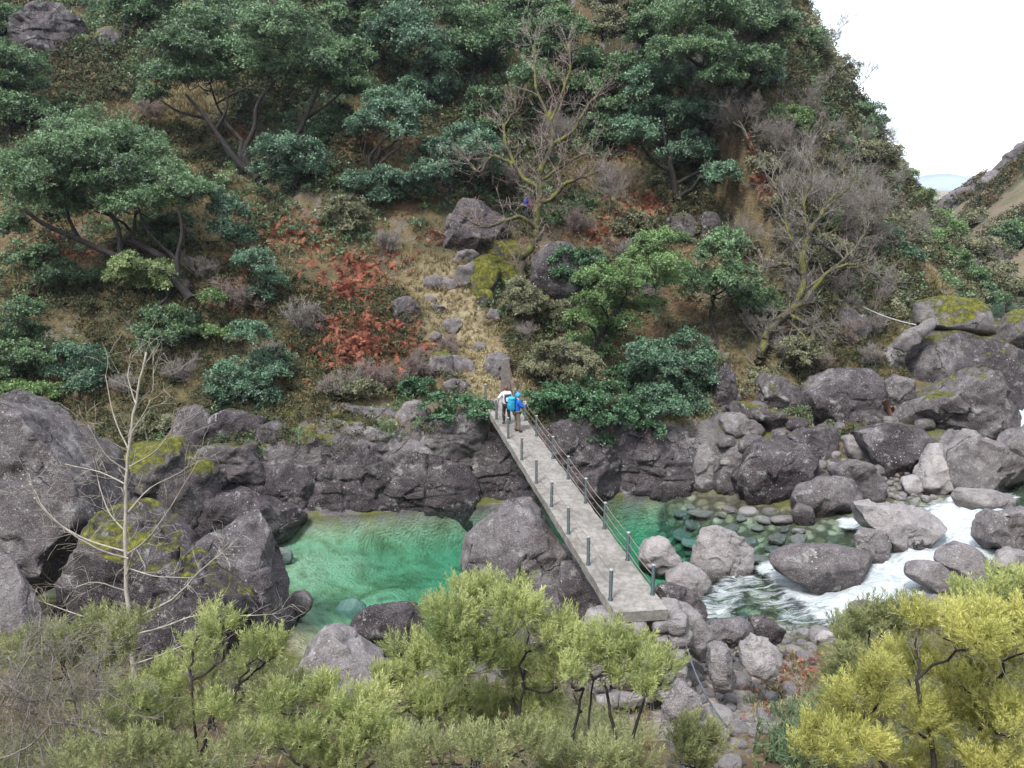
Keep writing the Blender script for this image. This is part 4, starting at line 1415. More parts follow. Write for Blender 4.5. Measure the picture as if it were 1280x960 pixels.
def leaf_tree(name, label, base_px, puffs, mkey, fwd=None, spread=.9, r0=None, trunk=None, cat='tree', group=None, dens=1.0, bark='bark', seed=None, leaf=1.0, flat=.72, templ=None, low=-.12, zoff=0, arms=()):
    """an evergreen: foot at base_px, crown puffs (px, py, r) as seen in the photograph, spread in depth round the trunk"""
    seed = seed or int(abs(base_px[0] * 13 + base_px[1] * 7 + len(puffs)))
    rng = np.random.default_rng(seed)
    base = gbase(*base_px) if fwd is None else WF(base_px[0], base_px[1], fwd)
    if fwd is not None:
        base[2] = zground(base[0], base[1])
    zc0 = (base - np.array([0, 0, CAMZ])) @ FWD
    xs = [p[0] for p in puffs]
    halfw = (max(xs) - min(xs)) / 2 / FPX * zc0 + 1e-3
    C = []
    for (px, py, r) in puffs:
        r *= 1.04
        off = rng.uniform(-1, 1) * min(spread * halfw, 3.0) * math.sqrt(max(.15, 1 - ((px - (max(xs) + min(xs)) / 2) / FPX * zc0 / (halfw * 1.25)) ** 2)) + zoff
        c = W(px, py, zc0 + off)
        R = r / FPX * zc0
        g = zground(c[0], c[1])
        if c[2] < g + R * .45:
            c[2] = g + R * .45
        C.append((c, R))
    root = thing(name, label, cat, base, group)
    tb = Tubes()
    tops = np.array([c for c, _ in C])
    mid = tops.mean(0)
    H_ = max(.6, mid[2] - base[2])
    r0 = r0 or max(.05, .045 * (tops[:, 2].max() - base[2]) + .03)
    if trunk is None:
        tr = [base + np.array([0, 0, -.4]), base + (mid - base) * .18 + np.array([0, 0, H_ * .06]), base + (mid - base) * np.array([.35, .35, .42])]
    else:
        tr = [base + np.array([0, 0, -.4]), base] + [W(px, py, zc0 + (q[0] if q else 0)) for px, py, *q in trunk]
    for ra, pts_ in arms:                            # the boughs one can follow in the crown
        P_ = np.array([W(q[0], q[1], zc0 - .25 - .22 * i_) for i_, q in enumerate(pts_)])
        Q_ = [P_[0]]
        for i_ in range(len(P_) - 1):
            a_, b_, c_, d_ = P_[max(0, i_ - 1)], P_[i_], P_[i_ + 1], P_[min(len(P_) - 1, i_ + 2)]
            for h_ in (.25, .5, .75, 1.0):
                Q_.append(.5 * (2 * b_ + (c_ - a_) * h_ + (2 * a_ - 5 * b_ + 4 * c_ - d_) * h_ * h_ + (3 * b_ - a_ - 3 * c_ + d_) * h_ ** 3))
        tb.add(Q_, np.linspace(ra, ra * .35, len(Q_)), 7)
    limbs(tb, base, tr, [c - np.array([0, 0, R * .25]) for c, R in C], r0, rng)
    for c, R in C:                                  # twigs inside each puff
        for k in range(5):
            e = c + rng.normal(0, .45, 3) * R * np.array([1, 1, .6])
            tb.add(branch_path(c - np.array([0, 0, R * .3]), e, rng, .2, .05, 4), [max(.008, r0 * .12), max(.008, r0 * .1), .008, .006], 4)
    tb.build('trunk', M[bark], root, base)
    P, D, T = [], [], []
    ls = max(.55, zc0 / 50) * leaf
    for c, R in C:
        ns = int(9 + 11 * min(R, 3) * 1.2)
        nl = max(6, int(12.5 * dens * (R / .95) ** 1.05 / ls ** 1.3))
        p, d, t = puff_points(c, R, ns, nl, rng, flat, low)
        P.append(p)
        D.append(d)
        T.append(t + rng.uniform(-.12, .12))
    P = np.concatenate(P)
    N_LEAVES[0] += len(P)
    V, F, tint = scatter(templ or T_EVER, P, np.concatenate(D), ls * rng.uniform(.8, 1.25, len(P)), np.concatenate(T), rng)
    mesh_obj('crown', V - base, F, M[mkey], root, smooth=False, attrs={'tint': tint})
    return root


def blob(cx, cy, w, h, n, seed, r=None):
    """n puffs (px, py, r) filling an elliptical crown outline"""
    rng = np.random.default_rng(seed)
    out = []
    r = r or .5 * math.sqrt(w * h / n) * 1.15
    tries = 0
    while len(out) < n and tries < 4000:
        tries += 1
        a, q = rng.uniform(0, 2 * np.pi), math.sqrt(rng.uniform(0, 1))
        x, y = cx + math.cos(a) * q * (w / 2 - r * .7), cy + math.sin(a) * q * (h / 2 - r * .7)
        if all(math.hypot(x - u, y - v) > r * 1.05 * (1 - tries / 5000) for u, v, _ in out):
            out.append((x, y, r * rng.uniform(.75, 1.2)))
    return out


ON_SLOPE = 'evergreen trees on the far slope'
leaf_tree('tree', 'largest round evergreen on the upper slope, dark forked trunk leaning left', (330, 228), [(240, 60, 42), (300, 40, 48), (350, 45, 46), (400, 85, 42), (425, 105, 34), (262, 95, 30), (335, 85, 36), (205, 100, 24), (188, 122, 18), (262, 28, 30), (380, 45, 34), (432, 68, 28), (442, 112, 18), (300, 75, 40), (240, 90, 34)], 'leaf_evergreen', trunk=[(312, 214), (300, 190)], group=ON_SLOPE, r0=.34, arms=[(.24, [(322, 222), (300, 205), (275, 172), (258, 148), (232, 118)]), (.22, [(316, 216), (306, 190), (318, 160), (322, 130), (345, 100)]), (.13, [(268, 165), (282, 140), (285, 110)]), (.13, [(258, 148), (225, 140), (200, 125)]), (.18, [(330, 215), (370, 170), (388, 135), (400, 105)]), (.12, [(380, 150), (410, 130), (432, 110)])])
leaf_tree('tree', 'wide dense evergreen at the left edge with its trunk leaning over the slope', (240, 380), [(40, 222, 44), (90, 190, 48), (130, 172, 44), (165, 205, 48), (205, 228, 38), (62, 258, 38), (118, 245, 48), (235, 240, 28), (18, 240, 30), (8, 285, 24), (180, 180, 28), (170, 255, 36), (60, 215, 40), (215, 250, 20), (140, 220, 40)], 'leaf_evergreen', trunk=[(232, 355), (205, 325), (160, 300)], group=ON_SLOPE, r0=.32, arms=[(.24, [(238, 372), (205, 340), (150, 322), (100, 300), (55, 280), (30, 262)]), (.18, [(225, 362), (222, 325), (228, 290), (222, 255)]), (.15, [(150, 322), (148, 285), (128, 250), (120, 215)]), (.12, [(100, 300), (85, 270), (80, 235)]), (.11, [(222, 325), (185, 290), (172, 255)])])
leaf_tree('tree', 'small round evergreen with dark twisted legs above the slope middle', (468, 218), [(490, 148, 32), (462, 160, 24), (512, 140, 24), (478, 128, 22), (505, 168, 20)], 'leaf_teal', group=ON_SLOPE, r0=.2, arms=[(.13, [(467, 216), (462, 200), (470, 185), (488, 168)]), (.10, [(467, 214), (455, 195), (458, 175)]), (.10, [(468, 212), (485, 195), (505, 180)])])
leaf_tree('tree', 'layered silvery evergreen at the top beside the largest round one', (548, 150), [(490, 48, 28), (528, 58, 32), (510, 28, 28), (548, 78, 22), (470, 40, 18), (530, 92, 18)], 'leaf_teal', group=ON_SLOPE)
leaf_tree('tree', 'dark evergreen at the top edge left of the bare oak crown', (592, 125), [(590, 30, 34), (560, 18, 30), (622, 55, 28), (602, 80, 24), (580, 60, 26)], 'leaf_evergreen', group=ON_SLOPE)
leaf_tree('tree', 'grey green evergreen at the top edge behind the bare oak', (705, 175), [(680, 66, 38), (722, 82, 34), (650, 48, 28), (700, 38, 30), (735, 110, 24), (668, 96, 26)], 'leaf_evergreen', group=ON_SLOPE)
leaf_tree('tree', 'tall evergreen on the skyline at the top right of the slope', (935, 155), [(860, 28, 46), (920, 28, 44), (958, 42, 34), (880, 70, 38), (948, 80, 28), (838, 68, 28), (900, 100, 28), (925, 112, 22), (982, 28, 14), (890, 10, 40), (968, 72, 18), (940, 5, 34)], 'leaf_evergreen', trunk=[(930, 130), (915, 95)], group=ON_SLOPE, arms=[(.2, [(935, 155), (928, 125), (905, 95), (890, 60), (900, 25)]), (.14, [(926, 120), (950, 95), (960, 60)]), (.13, [(905, 95), (870, 80), (850, 60)])])
leaf_tree('tree', 'spreading blue green evergreen with a thick black trunk above the twin mossy boulders', (846, 256), [(810, 108, 32), (850, 98, 34), (830, 148, 36), (880, 150, 38), (920, 168, 34), (862, 190, 32), (932, 155, 28), (802, 170, 22), (782, 156, 16), (942, 208, 24), (902, 222, 22), (876, 120, 30)], 'leaf_teal', trunk=[(842, 232), (838, 205)], group=ON_SLOPE, r0=.3, arms=[(.24, [(846, 256), (842, 225), (838, 200), (850, 180), (880, 165)]), (.17, [(840, 215), (822, 205), (812, 195), (800, 180), (785, 172)]), (.13, [(838, 205), (832, 180), (828, 150)]), (.14, [(845, 230), (880, 212), (915, 205), (935, 200)])])
leaf_tree('tree', 'bright green ivy clad tree leaning right above the bridge', (733, 478), [(820, 308, 26), (790, 350, 28), (750, 350, 26), (828, 350, 24), (838, 300, 18), (760, 388, 26), (742, 376, 18), (800, 325, 22), (772, 362, 22), (730, 400, 20), (755, 415, 20), (780, 405, 18), (810, 385, 20), (835, 330, 18), (722, 430, 18), (750, 445, 18)], 'leaf_bright', trunk=[(738, 452), (745, 425), (775, 385)], group=ON_SLOPE, r0=.16)
leaf_tree('tree', 'slender evergreen with a twisted trunk right of the ivy clad tree', (890, 448), [(900, 318, 26), (920, 350, 28), (880, 358, 26), (950, 380, 26), (858, 348, 20), (930, 390, 24), (912, 300, 20), (968, 395, 14)], 'leaf_evergreen', trunk=[(895, 425), (888, 395), (893, 370)], group=ON_SLOPE, r0=.14)
leaf_tree('tree', 'low dense evergreen hanging over the pool right of the ivy clad tree', (842, 520), blob(842, 470, 120, 140, 12, 3), 'leaf_teal', group=ON_SLOPE)
leaf_tree('tree', 'small pale green tree in front of the wide dense evergreen', (205, 415), [(163, 330, 18), (195, 342, 22), (180, 358, 20), (150, 345, 14), (210, 356, 14)], 'leaf_pale', group=ON_SLOPE)
leaf_tree('bush', 'rounded teal bush on the left bank above the wall', (302, 506), [(310, 420, 22), (335, 455, 26), (290, 470, 24), (320, 490, 28), (342, 472, 18), (330, 500, 20), (280, 490, 20)], 'leaf_teal', cat='bush', r0=.1)
leaf_tree('tree', 'thin small tree with two separate tufts beside the teal bush', (285, 455), [(265, 374, 14), (260, 414, 11), (285, 420, 9)], 'leaf_bright', group=ON_SLOPE, r0=.09)
leaf_tree('tree', 'slanting grey green evergreen draped down the slope right of the wide one', (335, 398), [(258, 248, 24), (284, 264, 24), (300, 298, 22), (320, 328, 24), (336, 352, 20), (325, 372, 16), (282, 288, 18)], 'leaf_teal', group=ON_SLOPE, r0=.13)
leaf_tree('tree', 'dark evergreen cut off by the left edge near the top', (12, 185), [(15, 78, 34), (30, 108, 30), (4, 140, 34), (42, 140, 20), (0, 100, 34)], 'leaf_evergreen', group=ON_SLOPE)
leaf_tree('bush', 'spreading blue green holly thicket behind the leaning mossy boulder', (560, 258), [(540, 220, 24), (518, 235, 20), (570, 208, 26), (600, 188, 26), (580, 172, 24), (550, 190, 24), (610, 210, 22)], 'leaf_teal', cat='bush', r0=.12)
leaf_tree('bush', 'dark low holly left of the blue green thicket', (462, 262), blob(470, 236, 100, 56, 6, 8), 'leaf_teal', cat='bush', r0=.1)
leaf_tree('bush', 'dark bushy holly at the foot of the forked evergreen', (366, 248), [(350, 188, 28), (382, 198, 28), (370, 222, 26), (340, 215, 22), (395, 225, 20)], 'leaf_teal', cat='bush', r0=.1)
leaf_tree('tree', 'shadowy evergreen at the left edge below the wide one', (20, 492), blob(22, 425, 90, 120, 8, 21), 'leaf_evergreen', group=ON_SLOPE)
leaf_tree('bush', 'dark teal bush low on the left bank behind the mossy boulder', (100, 505), blob(100, 460, 90, 70, 6, 22), 'leaf_teal', cat='bush', r0=.08)
leaf_tree('bush', 'spreading dark bush between the wide evergreen and the teal bush', (190, 440), blob(205, 415, 110, 60, 7, 23), 'leaf_evergreen', cat='bush', r0=.08)
leaf_tree('tree', 'small evergreen at the top edge between the largest round one and the silvery one', (430, 120), blob(440, 22, 80, 90, 7, 24), 'leaf_evergreen', group=ON_SLOPE)
leaf_tree('tree', 'evergreen at the top left corner above the dark outcrop', (150, 60), blob(175, -5, 90, 80, 6, 25), 'leaf_evergreen', group=ON_SLOPE)
leaf_tree('tree', 'yellowish green tree at the top edge left of the skyline evergreen', (775, 95), blob(775, 20, 90, 80, 7, 26), 'leaf_olive', group=ON_SLOPE)
leaf_tree('tree', 'dark evergreen right of the bare oak crown', (760, 205), blob(762, 150, 60, 80, 6, 27), 'leaf_evergreen', group=ON_SLOPE)
leaf_tree('bush', 'green bush under the skyline evergreen', (985, 190), blob(985, 160, 60, 50, 4, 28), 'leaf_bright', cat='bush', r0=.08)
leaf_tree('bush', 'green bush hanging on the skyline cliff', (1095, 240), blob(1092, 205, 60, 56, 4, 29), 'leaf_olive', cat='bush', r0=.08)
leaf_tree('bush', 'scrubby bush on the skyline below the tall evergreen', (1050, 150), blob(1035, 112, 60, 56, 4, 30), 'leaf_olive', cat='bush', r0=.08)
leaf_tree('bush', 'olive green rounded broom bush at the path right of the mossy stones', (642, 398), [(652, 366, 20), (640, 380, 16), (664, 378, 18), (652, 388, 18), (645, 358, 12)], 'leaf_olive', cat='bush', r0=.06, leaf=.8)
leaf_tree('bush', 'small brownish broom bush between the olive bush and the ivy clad tree', (705, 420), blob(705, 395, 46, 42, 4, 31), 'leaf_olive', cat='bush', r0=.06, leaf=.8)
leaf_tree('bush', 'olive broom bush above the red bracken left of the path', (432, 300), blob(432, 272, 50, 60, 5, 32), 'leaf_olive', cat='bush', r0=.06, leaf=.8)
leaf_tree('bush', 'dark ivy mound in the hollow right of the oak root', (720, 385), blob(722, 340, 80, 60, 6, 33), 'leaf_ivy', cat='bush', r0=.06)
leaf_tree('bush', 'grey green bush over the round mossy boulder', (935, 470), blob(1000, 440, 60, 40, 4, 34), 'leaf_olive', cat='bush', r0=.06)
leaf_tree('bush', 'bright ivy curtain over the hollow left of the smooth tall rock', (890, 495), [(880, 475, 14), (886, 450, 14), (872, 490, 12)], 'leaf_bright', cat='ivy', r0=.04)
leaf_tree('ivy', 'thick ivy spilling over the wall right of the bridge', (735, 545), [(668, 505, 18), (690, 500, 22), (715, 515, 26), (740, 525, 24), (760, 500, 24), (735, 495, 24), (700, 532, 18), (770, 525, 22), (785, 548, 16), (725, 545, 18), (752, 548, 18), (800, 520, 20), (815, 540, 16), (680, 522, 14)], 'leaf_ivy', cat='ivy', fwd=37.0, r0=.04, templ=T_IVY, spread=.4, flat=.9)
leaf_tree('ivy', 'dark ivy hanging over the wall left of the bridge end', (570, 515), [(545, 508, 18), (575, 512, 20), (600, 516, 18), (555, 522, 14), (590, 528, 14), (612, 510, 10)], 'leaf_ivy', cat='ivy', fwd=35.6, r0=.04, templ=T_IVY, spread=.4, flat=.8)
leaf_tree('bush', 'grey green scrub above the ivy right of the bridge', (790, 440), blob(700, 455, 90, 60, 6, 36), 'leaf_olive', cat='bush', fwd=38.6, r0=.05, leaf=.8)
for lab, b, bl, mk in [
        ('evergreen at the top edge above the oak', (655, 60), blob(655, 12, 110, 60, 6, 71), 'leaf_evergreen'),
        ('dark evergreen below the layered silvery one', (530, 150), blob(528, 118, 100, 50, 6, 72), 'leaf_teal'),
        ('dark evergreen left of the oak crown', (612, 180), blob(608, 140, 60, 70, 6, 73), 'leaf_evergreen'),
        ('evergreen at the top edge between the yellowish tree and the skyline one', (815, 80), blob(815, 35, 60, 80, 5, 74), 'leaf_evergreen'),
        ('evergreen crown just above the black trunked spreading one', (800, 130), blob(790, 95, 80, 56, 5, 75), 'leaf_evergreen'),
        ('dusky evergreen left of the slanting one', (225, 320), blob(215, 290, 70, 50, 5, 76), 'leaf_evergreen'),
        ('evergreen at the left edge under the dark outcrop', (70, 180), blob(78, 150, 60, 40, 4, 77), 'leaf_evergreen'),
        ('evergreen at the top left edge above the cut off one', (20, 60), blob(5, 30, 60, 60, 4, 78), 'leaf_evergreen'),
        ('small evergreen between the forked one and the bushy holly', (405, 190), blob(415, 165, 50, 50, 4, 79), 'leaf_evergreen')]:
    leaf_tree('tree', lab, b, bl, mk, group=ON_SLOPE)
for lab, b, bl, mk in [
        ('dark bush under the wide evergreen at the left', (80, 365), blob(75, 345, 120, 46, 6, 81), 'leaf_evergreen'),
        ('olive bush left of the twin mossy boulders', (790, 305), blob(790, 285, 50, 36, 4, 82), 'leaf_olive'),
        ('olive bush right of the twin mossy boulders', (945, 330), blob(945, 310, 60, 44, 4, 83), 'leaf_olive'),
        ('grey olive bush under the largest leafless tree', (1010, 345), blob(1035, 320, 60, 50, 4, 84), 'leaf_olive'),
        ('round grey green bush in the middle of the leafless trees', (1040, 300), blob(1040, 278, 44, 30, 4, 85), 'leaf_pale'),
        ('olive scrub on the wall top left of the ivy', (450, 500), blob(445, 490, 70, 30, 4, 86), 'leaf_olive'),
        ('dark bush over the pale boulder on the wall', (520, 500), blob(520, 488, 50, 28, 4, 87), 'leaf_ivy'),
        ('tan scrub at the right of the anchor post', (672, 478), blob(676, 458, 50, 40, 4, 88), 'leaf_olive'),
        ('ivy mass below the slender twisted evergreen', (850, 500), blob(790, 480, 60, 60, 5, 89), 'leaf_ivy'),
        ('dark bush at the skyline cliff foot', (1120, 320), blob(1105, 290, 50, 50, 4, 90), 'leaf_olive'),
        ('green bush on the mossy ledge behind the sapling', (225, 560), blob(200, 545, 80, 34, 4, 91), 'leaf_olive'),
        ('green cushion bush at the left edge above the mossy giant', (40, 510), blob(40, 490, 90, 30, 4, 92), 'leaf_bright')]:
    leaf_tree('bush', lab, b, bl, mk, cat='bush', r0=.06)
for lab, b, bl, mk in [
        ('small evergreen breaking the skyline below the tall one', (1012, 78), blob(1016, 52, 46, 44, 4, 101), 'leaf_evergreen'),
        ('ragged olive tree on the skyline at mid height', (1048, 125), blob(1052, 92, 44, 46, 4, 102), 'leaf_olive'),
        ('dark small tree on the skyline above the cliff', (1082, 178), blob(1086, 148, 42, 46, 4, 103), 'leaf_evergreen'),
        ('low olive tree at the lower end of the skyline', (1112, 225), blob(1114, 200, 36, 40, 4, 104), 'leaf_olive')]:
    leaf_tree('tree', lab, b, bl, mk, group=ON_SLOPE, dens=.45, leaf=.8)
# valley up the river
VALLEY = 'trees in the valley up the river'
for lab, b, bl, mk, fw in [
        ('light green tree in the valley mouth below the blue mountain', (1180, 330), blob(1165, 292, 80, 56, 6, 41), 'leaf_bright', 92),
        ('dark green tree left of the light green valley tree', (1120, 360), blob(1118, 330, 70, 70, 6, 42), 'leaf_evergreen', 74),
        ('broad green bush behind the grass topped slab boulder', (1170, 385), blob(1175, 358, 90, 44, 6, 43), 'leaf_bright', 62),
        ('dark bush left of the grass topped slab boulder', (1110, 420), blob(1110, 392, 60, 56, 5, 44), 'leaf_teal', 53),
        ('greyish green tree right of the light green valley tree', (1230, 350), blob(1222, 320, 70, 60, 6, 45), 'leaf_olive', 84),
        ('grey green scrub at the right edge above the mossy boulder', (1262, 380), blob(1255, 360, 80, 60, 6, 46), 'leaf_olive', 66),
        ('small green tree at the right edge of the valley', (1275, 330), blob(1270, 300, 50, 50, 4, 47), 'leaf_evergreen', 90),
        ('rounded tree in the gap right below the blue mountain', (1145, 320), blob(1140, 300, 60, 40, 5, 49), 'leaf_evergreen', 105),
        ('grey green tree behind the light green valley tree', (1200, 320), blob(1200, 300, 60, 40, 5, 50), 'leaf_olive', 110),
        ('bright bush between the dark valley tree and the broad green bush', (1140, 385), blob(1135, 362, 60, 40, 4, 95), 'leaf_bright', 66),
        ('dark bush behind the yellow mossy boulder at the right edge', (1225, 395), blob(1222, 370, 60, 44, 4, 96), 'leaf_evergreen', 62),
        ('olive tree on the lower slope of the right hand mountain', (1255, 335), blob(1250, 318, 46, 36, 4, 97), 'leaf_olive', 100),
        ('mid green tree at the foot of the skyline cliff', (1085, 370), blob(1070, 340, 60, 50, 4, 48), 'leaf_evergreen', 66)]:
    leaf_tree('tree', lab, b, bl, mk, fwd=fw, group=VALLEY, templ=T_EVER)
print('sprays', N_LEAVES)


# ------------------------------------------------------------------ bare trees
def grow(tb_l, tb_t, p, d, ln, r, lev, maxlev, rng, up=.12, spread=.75, nkid=(3, 5), twig_r=.009):
    n = 6 if lev < 2 else 4
    pts = [p]
    dd = d / np.linalg.norm(d)
    seg = ln / (n - 1)
    for k in range(n - 1):
        dd = dd + rng.normal(0, .17, 3) + np.array([0, 0, up * .3])
        dd /= np.linalg.norm(dd)
        pts.append(pts[-1] + dd * seg)
    pts = np.array(pts)
    r1 = max(twig_r * .6, r * .55)
    rr = np.linspace(r, r1, n)
    (tb_l if r > .03 else tb_t).add(pts, rr, 7 if lev == 0 else (5 if r > .03 else 3))
    if lev >= maxlev:
        return
    nk = rng.integers(nkid[0], nkid[1] + 1) + (1 if lev > 0 else 0)
    for k in range(nk):
        u = rng.uniform(.35, 1.0) if k else 1.0
        q = pts[min(n - 1, int(u * (n - 1)))]
        nd = dd + rng.normal(0, spread, 3) + np.array([0, 0, up])
        nd /= np.linalg.norm(nd)
        grow(tb_l, tb_t, q, nd, ln * rng.uniform(.5, .8), max(twig_r, r * rng.uniform(.4, .62)), lev + 1, maxlev, rng, up, spread, nkid, twig_r)


def bare_proto(seed, h, r, maxlev=5, bark='bark_grey', twig='twig', stems=1, up=.15, spread=.75, nkid=(3, 4)):
    rng = np.random.default_rng(seed)
    tl, tw = Tubes(), Tubes()
    for s in range(stems):
        a = rng.uniform(0, 6.28)
        d = np.array([math.cos(a) * (.25 if stems == 1 else .6), math.sin(a) * (.25 if stems == 1 else .6), 1.0])
        grow(tl, tw, np.array([rng.normal(0, .08 * (stems > 1)), rng.normal(0, .08 * (stems > 1)), -.15]), d, h * .36, r, 0, maxlev, rng, up, spread, nkid)
    root = thing('bare_tree', 'x', 'tree', (0, 0, 0))
    if not tl.V:
        tl.add([(0, 0, -.2), (0, 0, .15)], .02, 5)
    tl.build('trunk', M[bark], root)
    if tw.V:
        tw.build('twigs', M[twig], root)
    return root


BARE = [bare_proto(11, 8.0, .13), bare_proto(12, 8.0, .11, spread=.6, up=.25), bare_proto(13, 8.0, .12, stems=2, up=.2)]
SHRUB = [bare_proto(21, 2.2, .028, 4, 'bark_grey', 'twig', 6, .2, .6), bare_proto(22, 2.2, .025, 4, 'bark_grey', 'twig_warm', 7, .1, .8), bare_proto(23, 2.2, .022, 4, 'bark_grey', 'twig', 7, .3, .5)]
for o in SHRUB:
    o.name = 'bare_shrub'
    o['category'] = 'shrub'
_used = set()


def put(protos, k, px, py, size, label, group=None, fwd=None, tilt=0.0):
    b = gbase(px, py) if fwd is None else WF(px, py, fwd)
    if fwd is not None:
        b[2] = zground(b[0], b[1])
    zc = (b - np.array([0, 0, CAMZ])) @ FWD
    ref = 8.0 if protos is BARE else 2.2
    s = size / FPX * zc / ref
    rz = RNG.uniform(0, 6.28)
    key = (id(protos), k)
    if key in _used:
        r = dup(protos[k], b, rz, s, label, group)
    else:
        _used.add(key)
        r = protos[k]
        r.location = [float(c) for c in b]
        r.rotation_euler = (0, 0, rz)
        r.scale = (s, s, s)
        r['label'] = label
        if group:
            r['group'] = group
    if tilt:
        r.rotation_euler = (0, tilt, rz)
    return r


GB = 'leafless trees on the far slope'
for k, px, py, sz, lab, fw in [
        (0, 1030, 330, 150, 'grey leafless tree behind the big mossy leaning tree', None), (1, 975, 290, 130, 'pale leafless tree below the tall skyline evergreen', None),
        (2, 1060, 300, 120, 'grey leafless tree near the skyline cliff', None), (0, 1000, 230, 110, 'leafless tree left of the skyline bushes', None),
        (1, 1080, 350, 120, 'leafless tree above the olive mossy crag', None), (2, 930, 290, 110, 'leafless tree right of the spreading blue green evergreen', None),
        (0, 1110, 330, 90, 'leafless tree at the foot of the skyline cliff', None), (1, 1040, 240, 90, 'thin leafless tree high on the right slope', None),
        (2, 1055, 395, 100, 'twiggy leafless tree just above the crag', None), (0, 955, 350, 110, 'grey leafless tree left of the mossy leaning tree crown', None),
        (1, 640, 150, 110, 'leafless tree with pinkish twigs above the oak', None), (2, 690, 200, 100, 'leafless tree behind the oak crown', None),
        (0, 345, 30, 60, 'leafless tree at the top edge', None), (1, 12, 175, 60, 'tiny pale leafless tree at the left edge', None),
        (2, 1015, 160, 60, 'leafless tree on the skyline under the tall evergreen', None), (0, 1075, 190, 56, 'leafless tree poking over the skyline cliff', None),
        (1, 1240, 290, 40, 'lone bare tree on the right hand mountain side', 100), (2, 1140, 400, 70, 'leafless tree left of the grass topped slab', 60),
        (1, 1210, 410, 60, 'leafless tree behind the grass topped slab', 64), (0, 1150, 350, 70, 'leafless tree among the valley trees', 80),
        (1, 1000, 150, 70, 'leafless tree leaning off the skyline beside the tall evergreen', None), (2, 1045, 190, 70, 'forked leafless tree on the skyline', None),
        (0, 1095, 255, 60, 'leafless tree on the lower skyline', None), (1, 985, 250, 110, 'tall grey leafless tree left of the forked skyline one', None),
        (2, 1020, 280, 110, 'grey leafless tree in the densest leafless stand', None), (0, 1070, 260, 90, 'grey leafless tree in front of the skyline cliff', None),
        (1, 1100, 310, 80, 'slender leafless tree beside the dark cliff foot bush', None), (2, 960, 200, 80, 'leafless tree in the shade of the tall skyline evergreen', None),
        (0, 905, 260, 80, 'leafless tree touching the spreading blue green evergreen', None), (1, 1090, 400, 80, 'leafless tree right of the crag', None),
        (0, 1165, 330, 60, 'leafless tree at the valley mouth', 88), (1, 1265, 345, 60, 'leafless tree above the right edge scrub', 80),
        (1, 1022, 85, 90, 'leafless tree standing up from the skyline beside the small evergreen', None), (0, 1062, 135, 80, 'leafless tree standing on the skyline beside the ragged olive tree', None),
        (2, 1098, 200, 76, 'leafless tree on the skyline between the dark small tree and the low olive one', None), (1, 1122, 262, 60, 'last leafless tree at the bottom of the skyline', None),
        (0, 760, 270, 90, 'small leafless tree right of the oak', None), (2, 820, 400, 90, 'leafless tree behind the ivy clad tree', None)]:
    put(BARE, k, px, py, sz, lab, GB, fw)
GS = 'leafless shrubs on the far slope'
for k, px, py, sz, lab in [
        (1, 560, 440, 34, 'pinkish leafless shrub left of the lower path'), (1, 470, 490, 60, 'tangled leafless shrub on the wall top'), (0, 430, 500, 60, 'leafless brush left of the tangled shrub'),
        (1, 690, 470, 54, 'tan leafless shrub right of the far bridge end'), (0, 720, 460, 50, 'grey leafless shrub under the ivy clad tree'), (2, 660, 430, 40, 'leafless shrub behind the anchor post'),
        (0, 380, 420, 70, 'grey leafless brush left of the big red bracken'), (1, 290, 390, 60, 'dark leafless brush beside the slanting evergreen'), (2, 340, 470, 60, 'leafless brush above the ledge blocks'),
        (1, 520, 470, 50, 'warm brown leafless shrub left of the mossy path stone'), (0, 250, 350, 50, 'leafless brush under the wide evergreen'), (2, 480, 320, 44, 'grey leafless shrub above the path head'),
        (0, 780, 330, 50, 'grey leafless shrub left of the twin mossy boulders'), (1, 720, 290, 46, 'reddish leafless shrub right of the oak trunk'), (2, 760, 240, 50, 'leafless shrub left of the black trunked evergreen'),
        (0, 950, 430, 60, 'leafless brush left of the mossy leaning trunk'), (1, 1020, 470, 56, 'brown leafless brush over the twin topped rock'), (2, 1090, 460, 44, 'leafless brush beside the standing rock'),
        (0, 160, 230, 46, 'grey brush on the grassy upper slope'), (1, 190, 150, 46, 'brown brush on the grassy upper slope'), (2, 640, 240, 50, 'grey brush left of the oak'),
        (0, 900, 210, 50, 'brush under the tall skyline evergreen'), (2, 1000, 380, 56, 'grey brush behind the mossy leaning tree'), (1, 610, 520, 20, 'leafless twigs on the wall beside the bridge'),
        (1, 1060, 430, 50, 'brown brush in front of the olive crag'), (2, 1095, 425, 44, 'grey brush between the crag and the huge boulder'), (0, 985, 455, 50, 'twiggy brush right of the mossy leaning trunk'), (1, 880, 455, 46, 'brown brush left of the tall smooth rock'),
        (0, 230, 480, 50, 'brush on the left bank by the teal bush'), (2, 160, 500, 44, 'brush on the left bank behind the sapling'), (0, 570, 290, 40, 'brush beside the leaning mossy boulder')]:
    put(SHRUB, k, px, py, sz, lab, GS)


